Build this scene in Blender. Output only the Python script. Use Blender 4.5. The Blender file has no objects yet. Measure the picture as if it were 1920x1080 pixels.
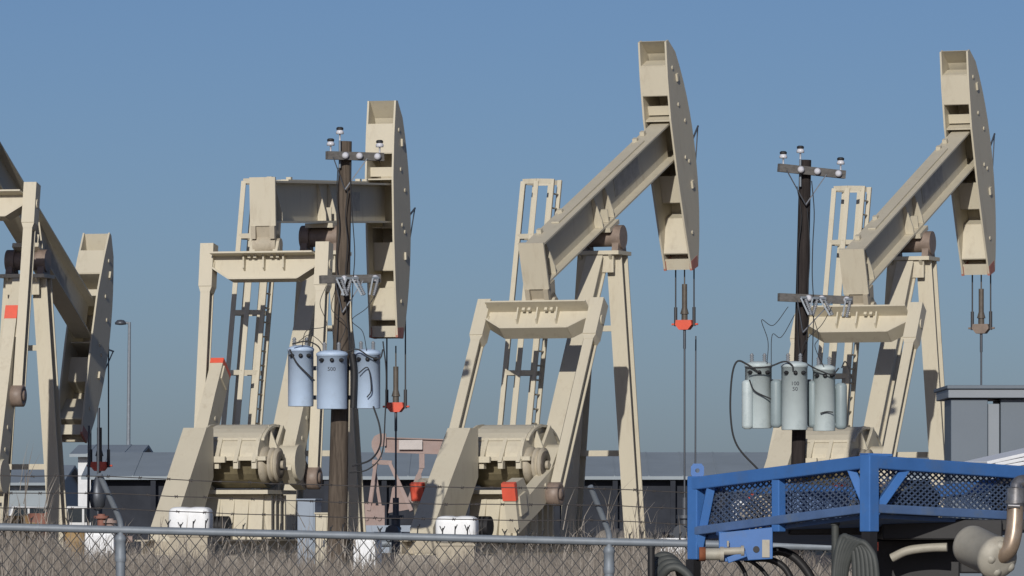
import bpy, bmesh, math, random
from mathutils import Vector, Matrix
random.seed(7)
SC = bpy.context.scene
R = math.radians
F = 10800.0; HY = 985.0; ZC = 1.6          # focal length in photo pixels, horizon row, eye height

# ---------------------------------------------------------------- camera
cam_d = bpy.data.cameras.new('camera'); cam = bpy.data.objects.new('camera', cam_d)
SC.collection.objects.link(cam); SC.camera = cam
cam.location = (0, 0, ZC); cam.rotation_euler = (R(90), 0, 0)
cam_d.sensor_width = 36.0; cam_d.lens = 36.0*F/1920.0
cam_d.shift_y = (HY-540.0)/1920.0
cam_d.clip_start = 0.5; cam_d.clip_end = 6000

# ---------------------------------------------------------------- light
SUN_EL, SUN_AZ = 20.0, 188.5               # azimuth clockwise from +Y: behind the camera, to its left
w = bpy.data.worlds.new('World'); SC.world = w; w.use_nodes = True
nt = w.node_tree; bg = nt.nodes['Background']
sky = nt.nodes.new('ShaderNodeTexSky'); sky.sky_type = 'NISHITA'; sky.sun_disc = False
sky.sun_elevation = R(SUN_EL); sky.sun_rotation = R(SUN_AZ)
sky.altitude = 0; sky.air_density = 0.72; sky.dust_density = 0.72; sky.ozone_density = 6.0
hs = nt.nodes.new('ShaderNodeMixRGB'); hs.blend_type = 'MULTIPLY'; hs.inputs[0].default_value = 1.0
hs.inputs[2].default_value = (0.95, 0.83, 0.82, 1)
nt.links.new(sky.outputs[0], hs.inputs[1]); nt.links.new(hs.outputs[0], bg.inputs[0])
bg.inputs[1].default_value = 0.07
sd = bpy.data.lights.new('sun', 'SUN'); sd.energy = 3.3; sd.angle = R(0.5); sd.color = (1.0, 0.95, 0.87)
so = bpy.data.objects.new('sun', sd); SC.collection.objects.link(so)
az, el = R(SUN_AZ), R(SUN_EL)
to_sun = Vector((math.sin(az)*math.cos(el), math.cos(az)*math.cos(el), math.sin(el)))
so.rotation_euler = to_sun.to_track_quat('Z', 'Y').to_euler(); so.location = to_sun*50
SC.view_settings.view_transform = 'Standard'; SC.view_settings.look = 'None'
SC.view_settings.exposure = 0.0; SC.view_settings.gamma = 1.0

# ---------------------------------------------------------------- helpers
def P(px, py, d):
    return Vector(((px-960.0)/F*d, d, ZC+(HY-py)/F*d))

def mat(name, col, rough=0.6, metal=0.0, var=0.12, scale=3.0, dirt=None, dirt_amt=0.0, dscale=1.2, bump=0.0, stretch=(1, 1, 1), spec=0.4):
    m = bpy.data.materials.new(name); m.use_nodes = True
    t = m.node_tree; b = t.nodes['Principled BSDF']
    b.inputs['Roughness'].default_value = rough; b.inputs['Metallic'].default_value = metal
    b.inputs['Specular IOR Level'].default_value = spec
    tc = t.nodes.new('ShaderNodeTexCoord'); mp = t.nodes.new('ShaderNodeMapping')
    mp.inputs['Scale'].default_value = stretch
    t.links.new(tc.outputs['Object'], mp.inputs[0])
    n = t.nodes.new('ShaderNodeTexNoise'); n.inputs['Scale'].default_value = scale
    n.inputs['Detail'].default_value = 6; n.inputs['Roughness'].default_value = 0.65
    t.links.new(mp.outputs[0], n.inputs['Vector'])
    rp = t.nodes.new('ShaderNodeValToRGB')
    rp.color_ramp.elements[0].position = 0.3; rp.color_ramp.elements[1].position = 0.7
    rp.color_ramp.elements[0].color = tuple(max(0, c*(1-var)) for c in col)+(1,)
    rp.color_ramp.elements[1].color = tuple(min(1, c*(1+var)) for c in col)+(1,)
    t.links.new(n.outputs[0], rp.inputs[0]); out = rp.outputs[0]
    if dirt:
        n2 = t.nodes.new('ShaderNodeTexNoise'); n2.inputs['Scale'].default_value = dscale
        n2.inputs['Detail'].default_value = 8; n2.inputs['Roughness'].default_value = 0.75
        t.links.new(mp.outputs[0], n2.inputs['Vector'])
        r2 = t.nodes.new('ShaderNodeValToRGB')
        r2.color_ramp.elements[0].position = 0.52; r2.color_ramp.elements[1].position = 0.72
        r2.color_ramp.elements[0].color = (0, 0, 0, 1); r2.color_ramp.elements[1].color = (dirt_amt,)*3+(1,)
        t.links.new(n2.outputs[0], r2.inputs[0])
        mx = t.nodes.new('ShaderNodeMixRGB'); mx.inputs[2].default_value = dirt+(1,)
        t.links.new(r2.outputs[0], mx.inputs[0]); t.links.new(out, mx.inputs[1]); out = mx.outputs[0]
    t.links.new(out, b.inputs['Base Color'])
    if bump:
        bp = t.nodes.new('ShaderNodeBump'); bp.inputs['Strength'].default_value = bump; bp.inputs['Distance'].default_value = 0.02
        t.links.new(n.outputs[0], bp.inputs['Height']); t.links.new(bp.outputs[0], b.inputs['Normal'])
    return m

M = {}
M['tan'] = mat('tan_paint', (0.535, 0.492, 0.388), 0.55, var=0.05, scale=1.3, dirt=(0.25, 0.195, 0.13), dirt_amt=0.38, dscale=2.6, stretch=(1.6, 1.6, 0.4))
M['tan_dirty'] = mat('tan_paint_grimy', (0.40, 0.355, 0.275), 0.6, var=0.12, scale=2.0, dirt=(0.12, 0.09, 0.06), dirt_amt=0.8, dscale=2.2)
M['grease'] = mat('greasy_steel', (0.10, 0.085, 0.07), 0.5, var=0.25, scale=5)
M['oily'] = mat('oily_tan_paint', (0.17, 0.145, 0.09), 0.5, var=0.3, scale=3)
M['greasytan'] = mat('greasy_tan_paint', (0.22, 0.17, 0.14), 0.5, var=0.25, scale=4)
M['red'] = mat('red_paint', (0.70, 0.11, 0.065), 0.5, var=0.1, scale=4, dirt=(0.3, 0.15, 0.1), dirt_amt=0.5, dscale=3)
M['redfade'] = mat('faded_red_paint', (0.40, 0.17, 0.13), 0.6, var=0.12, scale=4)
M['cable'] = mat('steel_cable', (0.06, 0.06, 0.065), 0.5, metal=0.3)
M['rod'] = mat('steel_rod', (0.09, 0.10, 0.12), 0.45, metal=0.4)
M['plate'] = mat('worn_lettering_panel', (0.43, 0.41, 0.36), 0.7, var=0.2, scale=5, dirt=(0.30, 0.27, 0.2), dirt_amt=0.9, dscale=4)
M['wood'] = mat('pole_wood', (0.105, 0.085, 0.068), 0.9, var=0.35, scale=4, bump=0.6, stretch=(6, 6, 0.5), spec=0.1, dirt=(0.03, 0.025, 0.022), dirt_amt=0.8, dscale=1.5)
M['wood_dk'] = mat('pole_wood_creosote', (0.032, 0.027, 0.026), 0.85, var=0.35, scale=4, bump=0.6, stretch=(6, 6, 0.5), spec=0.15)
M['arm'] = mat('crossarm_wood', (0.13, 0.125, 0.12), 0.9, var=0.3, scale=5, stretch=(1, 4, 4), spec=0.1)
M['tank_blue'] = mat('transformer_paint_blue', (0.45, 0.57, 0.74), 0.45, var=0.05, scale=2.5, dirt=(0.25, 0.30, 0.36), dirt_amt=0.4, dscale=3)
M['tank_green'] = mat('transformer_paint_green', (0.47, 0.545, 0.56), 0.45, var=0.05, scale=2.5, dirt=(0.22, 0.28, 0.29), dirt_amt=0.45, dscale=3)
M['tank_grey'] = mat('cooler_paint', (0.25, 0.31, 0.33), 0.45, var=0.08, scale=3)
M['porc'] = mat('porcelain', (0.58, 0.59, 0.64), 0.15, var=0.04)
M['porc_grey'] = mat('porcelain_grey', (0.20, 0.215, 0.24), 0.25, var=0.1)
M['black'] = mat('black_rubber', (0.022, 0.023, 0.026), 0.6, var=0.2)
M['ink'] = mat('stencil_ink', (0.05, 0.055, 0.07), 0.7)
M['galv'] = mat('galvanised_steel', (0.20, 0.23, 0.265), 0.55, metal=0.15, var=0.14, scale=9, dirt=(0.17, 0.19, 0.21), dirt_amt=0.6, dscale=5)
M['wire'] = mat('weathered_wire', (0.032, 0.034, 0.038), 0.6, metal=0.1, var=0.2, scale=9)
M['barb'] = mat('barbed_wire_steel', (0.055, 0.05, 0.05), 0.6, metal=0.3, var=0.3, scale=9)
M['blue'] = mat('blue_paint', (0.052, 0.155, 0.41), 0.42, var=0.10, scale=6, dirt=(0.10, 0.15, 0.24), dirt_amt=0.55, dscale=5)
M['bluedull'] = mat('dusty_blue_paint', (0.085, 0.15, 0.30), 0.6, var=0.15, scale=9, dirt=(0.15, 0.18, 0.2), dirt_amt=0.8, dscale=7)
M['mesh'] = mat('expanded_metal', (0.08, 0.115, 0.19), 0.5, metal=0.2, var=0.2, scale=12, dirt=(0.2, 0.2, 0.19), dirt_amt=0.6, dscale=5)
M['chassis'] = mat('black_chassis', (0.018, 0.018, 0.02), 0.55, var=0.3, scale=5)
M['hose'] = mat('grey_hose', (0.06, 0.066, 0.064), 0.6, var=0.2, scale=8)
M['hose_dk'] = mat('black_hose', (0.02, 0.02, 0.022), 0.45, var=0.2, scale=8)
M['muff'] = mat('muffler_steel', (0.38, 0.36, 0.305), 0.6, metal=0.1, var=0.15, scale=9, dirt=(0.2, 0.16, 0.12), dirt_amt=0.6, dscale=9)
M['exh'] = mat('heat_stained_pipe', (0.30, 0.23, 0.17), 0.36, metal=0.4, var=0.35, scale=7, dirt=(0.36, 0.33, 0.30), dirt_amt=0.8, dscale=6)
M['clampsteel'] = mat('clamp_steel', (0.30, 0.30, 0.31), 0.28, metal=0.7, var=0.4, scale=18, dirt=(0.12, 0.11, 0.1), dirt_amt=0.9, dscale=14)
M['rust'] = mat('rusty_steel', (0.22, 0.075, 0.035), 0.8, var=0.3, scale=12)
M['greywall'] = mat('grey_cladding', (0.125, 0.155, 0.19), 0.55, var=0.05, scale=2)  # dark grey carries the shade on these walls in its colour
M['eave_lit_grey'] = mat('eave_and_lit_strip_grey', (0.22, 0.25, 0.285), 0.5, var=0.05, scale=2)  # eave's own light grey; on the corner strip it paints sunlight
M['white'] = mat('white_plastic', (0.78, 0.80, 0.82), 0.4, var=0.05, scale=4, dirt=(0.5, 0.5, 0.48), dirt_amt=0.4, dscale=3)
M['whitepaint'] = mat('white_paint', (0.62, 0.64, 0.66), 0.5, var=0.06, scale=2, dirt=(0.4, 0.4, 0.4), dirt_amt=0.4)
M['cabinet'] = mat('cabinet_grey', (0.26, 0.31, 0.38), 0.5, var=0.06)
M['roof'] = mat('shed_roof', (0.265, 0.31, 0.345), 0.6, var=0.08, scale=0.6)  # bluish tone paints in a little distance haze
M['darkwall'] = mat('dark_shed_wall', (0.034, 0.038, 0.048), 0.9, var=0.25, scale=0.8, spec=0.1)  # dark wall colour raised slightly in place of haze
M['pink'] = mat('faded_pink_paint', (0.31, 0.235, 0.215), 0.7, var=0.12, scale=2, dirt=(0.3, 0.18, 0.14), dirt_amt=0.5)
M['pinkwhite'] = mat('faded_white_panel', (0.52, 0.48, 0.46), 0.7, var=0.1)
M['concrete'] = mat('concrete', (0.34, 0.31, 0.27), 0.9, var=0.15, scale=3, bump=0.3)
M['ochre'] = mat('ochre_paint', (0.33, 0.22, 0.10), 0.7, var=0.2)
M['brownred'] = mat('brown_red_paint', (0.24, 0.11, 0.085), 0.7, var=0.2)
M['glass'] = mat('dark_glass', (0.03, 0.04, 0.05), 0.08, var=0.0)
M['tyre'] = mat('tyre_rubber', (0.02, 0.02, 0.02), 0.8)

class MB:
    def __init__(s): s.v = []; s.f = []; s.mi = []; s.cur = 0; s.smooth = []
    def add(s, vs, fs, smooth=False):
        o = len(s.v); s.v += [tuple(v) for v in vs]
        for f in fs: s.f.append([i+o for i in f]); s.mi.append(s.cur); s.smooth.append(smooth)
        return s
    def box(s, x0, x1, y0, y1, z0, z1):
        vs = [(x, y, z) for z in (z0, z1) for y in (y0, y1) for x in (x0, x1)]
        return s.add(vs, [(0, 2, 3, 1), (4, 5, 7, 6), (0, 1, 5, 4), (2, 6, 7, 3), (0, 4, 6, 2), (1, 3, 7, 5)])
    def frame(s, p0, p1, ref):
        p0, p1 = Vector(p0), Vector(p1); d = (p1-p0).normalized()
        a = Vector(ref); a = (a-d*a.dot(d)).normalized(); return p0, p1, d, a, d.cross(a)
    def bar(s, p0, p1, wa, wb, ref=(1, 0, 0), oa=0.0, ob=0.0):
        # rectangular bar, wa wide along ref, wb across it
        p0, p1, d, a, b = s.frame(p0, p1, ref); vs = []
        for p in (p0, p1):
            for sa, sb in ((-1, -1), (1, -1), (1, 1), (-1, 1)):
                vs.append(p+a*(oa+sa*wa/2)+b*(ob+sb*wb/2))
        return s.add(vs, [(3, 2, 1, 0), (4, 5, 6, 7), (0, 1, 5, 4), (1, 2, 6, 5), (2, 3, 7, 6), (3, 0, 4, 7)])
    def hbeam(s, p0, p1, bf, dp, tf=0.03, tw=0.03, ref=(1, 0, 0)):
        s.bar(p0, p1, bf, tf, ref, 0, dp/2-tf/2); s.bar(p0, p1, bf, tf, ref, 0, -dp/2+tf/2)
        return s.bar(p0, p1, tw, dp-2*tf, ref)
    def cyl(s, p0, p1, r0, r1=None, n=14, cap=True, smooth=True):
        r1 = r0 if r1 is None else r1
        p0, p1 = Vector(p0), Vector(p1); d = (p1-p0).normalized()
        ref = Vector((0, 0, 1)) if abs(d.z) < 0.9 else Vector((1, 0, 0))
        a = (ref-d*ref.dot(d)).normalized(); b = d.cross(a)
        vs = [p+(a*math.cos(2*math.pi*i/n)+b*math.sin(2*math.pi*i/n))*r for p, r in ((p0, r0), (p1, r1)) for i in range(n)]
        s.add(vs, [(i, (i+1) % n, n+(i+1) % n, n+i) for i in range(n)], smooth)
        if cap: s.add(vs, [tuple(range(n-1, -1, -1)), tuple(range(n, 2*n))])
        return s
    def lathe(s, prof, n=18, axis=None, base=(0, 0, 0)):
        # profile of (r, t) turned about an axis through base
        ax = Vector(axis or (0, 0, 1)).normalized(); base = Vector(base)
        ref = Vector((0, 0, 1)) if abs(ax.z) < 0.9 else Vector((1, 0, 0))
        a = (ref-ax*ref.dot(ax)).normalized(); b = ax.cross(a); vs = []
        for r, t in prof:
            for i in range(n):
                c = 2*math.pi*i/n; vs.append(base+ax*t+(a*math.cos(c)+b*math.sin(c))*max(r, 1e-4))
        fs = [(k*n+i, k*n+(i+1) % n, (k+1)*n+(i+1) % n, (k+1)*n+i) for k in range(len(prof)-1) for i in range(n)]
        s.add(vs, fs, True)
        return s.add(vs, [tuple(range(n-1, -1, -1)), tuple(range((len(prof)-1)*n, len(prof)*n))])
    def prism(s, pts, x0, x1, axis='x'):
        # polygon pts in the other two axes, extruded from x0 to x1 along axis
        f = {'x': lambda t, p: (t, p[0], p[1]), 'y': lambda t, p: (p[0], t, p[1]), 'z': lambda t, p: (p[0], p[1], t)}[axis]
        n = len(pts); vs = [f(x0, p) for p in pts]+[f(x1, p) for p in pts]
        return s.add(vs, [tuple(range(n-1, -1, -1)), tuple(range(n, 2*n))]+[(i, (i+1) % n, n+(i+1) % n, n+i) for i in range(n)])
    def tube(s, pts, r, n=8):
        pts = [Vector(p) for p in pts]; vs = []; ref = None
        for i, p in enumerate(pts):
            d = (pts[min(i+1, len(pts)-1)]-pts[max(i-1, 0)]).normalized()
            if ref is None:
                ref = Vector((0, 0, 1)) if abs(d.z) < 0.9 else Vector((1, 0, 0))
            a = (ref-d*ref.dot(d)).normalized(); ref = a; b = d.cross(a)
            for k in range(n):
                c = 2*math.pi*k/n; vs.append(p+(a*math.cos(c)+b*math.sin(c))*r)
        fs = [(i*n+k, i*n+(k+1) % n, (i+1)*n+(k+1) % n, (i+1)*n+k) for i in range(len(pts)-1) for k in range(n)]
        s.add(vs, fs, True)
        return s.add(vs, [tuple(range(n-1, -1, -1)), tuple(range((len(pts)-1)*n, len(pts)*n))])
    def build(s, name, mats, parent=None, loc=None, bevel=0.0):
        me = bpy.data.meshes.new(name); me.from_pydata(s.v, [], s.f)
        for m in (mats if isinstance(mats, (list, tuple)) else [mats]): me.materials.append(m)
        me.polygons.foreach_set('material_index', s.mi); me.polygons.foreach_set('use_smooth', s.smooth)
        bm = bmesh.new(); bm.from_mesh(me); bmesh.ops.recalc_face_normals(bm, faces=bm.faces); bm.to_mesh(me); bm.free()
        me.update(); o = bpy.data.objects.new(name, me); SC.collection.objects.link(o)
        if parent: o.parent = parent
        if loc is not None: o.location = loc
        if bevel:
            bv = o.modifiers.new('bevel', 'BEVEL'); bv.width = bevel; bv.segments = 2; bv.limit_method = 'ANGLE'
        return o

def curve_pts(pts, n=8):
    # Catmull-Rom through points
    p = [Vector(q) for q in pts]; p = [p[0]*2-p[1]]+p+[p[-1]*2-p[-2]]; out = []
    for i in range(1, len(p)-2):
        for k in range(n):
            t = k/n; a, b, c, d = p[i-1], p[i], p[i+1], p[i+2]
            out.append(0.5*((2*b)+(c-a)*t+(2*a-5*b+4*c-d)*t*t+(3*b-a-3*c+d)*t**3))
    return out+[p[-2]]

def tag(o, label, cat, group=None, kind=None):
    if label: o['label'] = label
    if cat: o['category'] = cat
    if group: o['group'] = group
    if kind: o['kind'] = kind
    return o
def empty(name, loc, rz=0.0):
    o = bpy.data.objects.new(name, None); SC.collection.objects.link(o)
    o.location = loc; o.rotation_euler = (0, 0, rz); o.empty_display_size = 0.3; return o
def copy_part(o, parent):
    c = o.copy(); SC.collection.objects.link(c); c.parent = parent
    for ch in [k for k in o.children]: copy_part(ch, c)
    return c

# ---------------------------------------------------------------- ground
def ground_z(y):
    t = min(1, max(0, (y-44)/46.0)); return -0.12+0.72*t*t*(3-2*t)
g = MB(); xs = [-900, -300, -80]+[x*1.5 for x in range(-20, 21)]+[80, 300, 900]
ys = [-60, 0, 15]+[20+2*i for i in range(60)]+[150, 200, 300, 600, 1500, 3500]
def gv(x, y):
    n = 0.05*math.sin(x*1.7+y*.6)+0.04*math.sin(x*.8-y*1.1) if 12 < y < 140 and abs(x) < 60 else 0
    return (x, y, ground_z(y)+n-0.03)
g.add([gv(x, y) for y in ys for x in xs], [(j*len(xs)+i, j*len(xs)+i+1, (j+1)*len(xs)+i+1, (j+1)*len(xs)+i) for j in range(len(ys)-1) for i in range(len(xs)-1)], True)
gm = mat('dry_soil', (0.21, 0.18, 0.15), 0.95, var=0.3, scale=1.5, bump=0.5, spec=0.1, dirt=(0.30, 0.26, 0.2), dirt_amt=0.6, dscale=0.4)
tag(g.build('ground', gm), 'bare dry brown soil of the oil field', None, kind='structure')

# ---------------------------------------------------------------- pump jacks
ARC = (0.32, 0.35, 5.1)   # centre and radius of the head's front curve, in the beam's frame
PIV = 7.0; TAILY, HEADY = -4.05, 4.25; BRG = (-3.87, -0.14); SHAFT = (-5.3, 2.25)
def ladder_pt(X, dy, Z):   # the ladder leans back towards its foot
    return (X, -0.30+dy-(8.2-Z)*0.265, Z)

def static_parts(root):
    b = MB()   # long welded skid on a concrete plinth
    b.box(-1.25, 1.25, -9.6, 1.2, 0.12, 0.42); b.build('concrete_plinth', M['concrete'], root)
    s = MB()
    for x in (-0.75, 0.75): s.hbeam((x, -9.4, 0.57), (x, 1.0, 0.57), 0.3, 0.3, ref=(1, 0, 0))
    for y in (-9.0, -7.5, -6.0, -4.5, -3.0, -1.5, 0): s.bar((-0.74, y, 0.57), (0.74, y, 0.57), 0.12, 0.24, (0, 1, 0))
    s.build('skid', M['tan_dirty'], root)
    for sx in (-1, 1):
        l = MB(); l.hbeam((sx*0.32, 0, 6.62), (sx*0.72, 0, 0.7), 0.33, 0.40, 0.035, 0.05)
        l.box(sx*0.72-0.3, sx*0.72+0.3, -0.3, 0.3, 0.68, 0.74); l.build('leg', M['tan'], root)
    l = MB(); l.hbeam((0, -0.35, 6.5), (0, -4.15, 0.75), 0.36, 0.36, 0.04, 0.26)
    l.box(-0.5, 0.5, -4.2, -3.5, 0.70, 0.76)
    l.build('rear_leg', M['tan'], root)
    for z, k in ((2.5, 0.56), (5.1, 0.35)):
        c = MB(); c.bar((-k, 0.02, z), (k, 0.02, z), 0.10, 0.12, (0, 1, 0)); c.build('cross_brace', M['tan'], root)
    p = MB(); p.box(-0.52, 0.52, -0.48, 0.32, 6.62, 6.70); p.box(-0.38, 0.38, -0.40, -0.34, 6.25, 6.62)
    p.prism([(-0.52, 6.62), (-0.15, 6.62), (-0.15, 6.3)], 0.30, 0.36); p.prism([(-0.52, 6.62), (-0.15, 6.62), (-0.15, 6.3)], -0.36, -0.30)
    p.build('post_cap', M['tan'], root)
    h = MB(); h.cyl((-0.44, 0, PIV), (0.44, 0, PIV), 0.20, n=18)
    for x in (-0.36, 0.36):
        h.prism([(-0.27, 6.70), (0.27, 6.70), (0.16, 7.06), (-0.16, 7.06)], x-0.07, x+0.07)
        h.cyl((x-0.1, 0, PIV), (x+0.1, 0, PIV), 0.25, n=18)
    h.build('saddle_bearing', M['greasytan'], root)
    # ladder with a safety cage on the far side of the post
    ld = MB(); z0, z1 = 0.7, 8.2
    for dy in (-0.22, 0.22): ld.bar(ladder_pt(-0.92, dy, z0), ladder_pt(-0.92, dy, z1), 0.09, 0.06)
    z = 1.0
    while z < z1-0.1: ld.cyl(ladder_pt(-0.92, -0.22, z), ladder_pt(-0.92, 0.22, z), 0.018, n=6); z += 0.3
    lad = ld.build('ladder', M['tan'], root)
    cg = MB(); hoop = [(-0.92, -0.24), (-1.2, -0.42), (-1.52, -0.36), (-1.64, 0.0), (-1.52, 0.36), (-1.2, 0.42), (-0.92, 0.24)]
    for z in (8.16, 7.0, 5.4, 4.15, 2.9):
        for (xa, ya), (xb, yb) in zip(hoop, hoop[1:]): cg.bar(ladder_pt(xa, ya, z), ladder_pt(xb, yb, z), 0.02, 0.10, (1, 0.6, 0))
    for x, y in hoop[1:-1]: cg.bar(ladder_pt(x, y, 2.85), ladder_pt(x, y, 8.16), 0.10, 0.025)
    cg.build('safety_cage', M['tan'], lad)
    pl = MB(); pl.box(-1.9, -0.5, -1.75, -0.7, 5.58, 5.62); pl.bar((-1.9, -1.75, 5.68), (-0.5, -1.75, 5.68), 0.03, 0.14, (0, 1, 0))
    # pedestal and gear reducer
    b = MB(); b.prism([(-6.15, 0.72), (-4.55, 0.72), (-4.7, 1.62), (-6.0, 1.62)], -0.62, 0.62)
    for x in (-0.3, 0.0, 0.3): b.prism([(-6.3, 0.72), (-6.12, 0.72), (-6.02, 1.55)], x-0.03, x+0.03)
    for y in (-5.9, -5.6, -5.3, -5.0): b.box(0.60, 0.76, y-0.04, y+0.04, 0.74, 1.6)
    b.box(-0.80, 0.80, -6.3, -4.4, 1.62, 1.70); b.build('pedestal', M['tan'], root)
    gb = MB()
    top = [(-5.35+1.02*math.cos(R(a)), 2.30+0.66*math.sin(R(a))) for a in range(0, 181, 12)]
    gb.prism(top, -0.62, 0.62)
    lidp = [(-5.35+1.06*math.cos(R(a)), 2.33+0.68*math.sin(R(a))) for a in range(24, 145, 12)]
    gb.prism(lidp+[(y, z-0.05) for y, z in reversed(lidp)], -0.50, 0.70)
    for x in (-0.64, 0.60): gb.prism([(-5.35+1.12*math.cos(R(a)), 2.30+0.72*math.sin(R(a))) for a in range(0, 181, 15)], x, x+0.04)
    sm = MB(); sm.prism([(-5.35+0.80*math.cos(R(a)), 2.30+0.56*math.sin(R(a))) for a in range(180, 361, 15)], -0.56, 0.56)
    sm.build('oil_sump', M['oily'], root)
    gb.prism([(-5.9, 2.32), (-5.2, 3.0), (-4.5, 2.32)], 0.72, 0.78)
    gb.box(-0.80, 0.80, -6.44, -4.2, 2.28, 2.36)
    for x in (-0.60, -0.2, 0.2, 0.58):
        gb.prism([(-6.55, 2.25), (-6.3, 2.25), (-6.1, 2.72), (-6.2, 2.74)], x-0.04, x+0.04)
        gb.box(x-0.05, x+0.05, -6.5, -6.36, 2.12, 2.28)
    gb.box(-0.85, -0.75, -6.62, -6.5, 1.30, 2.80); gb.bar((-0.8, -6.56, 1.75), (-0.2, -6.46, 2.3), 0.06, 0.1, (0, 1, 0)); gb.box(-0.8, 0.0, -6.58, -6.5, 2.24, 2.36)
    gb.build('gear_reducer', M['tan'], root)
    for x in (-0.62, 0.62):
        hb = MB()
        sx = 1 if x > 0 else -1
        hb.lathe([(0.42, 0), (0.42, 0.06), (0.30, 0.08), (0.30, 0.16), (0.18, 0.18), (0.18, 0.34)], 20, (sx, 0, 0), (x, SHAFT[0], SHAFT[1]))
        hb.lathe([(0.36, 0), (0.36, 0.1), (0.22, 0.12), (0.2, 0.2)], 18, (sx, 0, 0), (x, -6.02, 2.2))
        hb.build('shaft_hub', M['tan_dirty'], root)
    bd = MB(); bd.lathe([(0.34, 0), (0.34, 0.05), (0.28, 0.06), (0.28, 0.1), (0.34, 0.11), (0.34, 0.16), (0.08, 0.17), (0.08, 0.25)], 20, (1, 0, 0), (0.80, -6.02, 2.2))
    bd.cur = 1; bd.lathe([(0.27, 0.165), (0.27, 0.19), (0.12, 0.20), (0.12, 0.17)], 20, (1, 0, 0), (0.80, -6.02, 2.2)); bd.build('brake_drum', [M['tan_dirty'], M['grease']], root)
    tg = MB(); tg.prism([(0.64, 3.0), (0.64, 2.12), (0.84, 2.12), (0.84, 2.5)], -5.75, -5.70, 'y'); tg.build('drive_guard', M['tan'], root)
    bgd = MB(); bgd.prism([(-6.62, 2.92), (-7.05, 2.92), (-9.05, 0.95), (-9.05, 0.2), (-7.4, 0.2), (-7.4, 1.1), (-6.62, 1.95)], -0.70, -0.22)
    bgd.build('belt_guard', M['tan'], root)
    mt = MB(); mt.cyl((-0.18, -7.7, 0.98), (0.45, -7.7, 0.98), 0.20, n=16); mt.box(-0.15, 0.42, -7.95, -7.45, 0.70, 0.80)
    for k in range(7): mt.box(-0.1+k*0.075, -0.08+k*0.075, -7.92, -7.48, 0.80, 1.18)
    mt.build('electric_motor', M['chassis'], root)
    return

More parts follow.
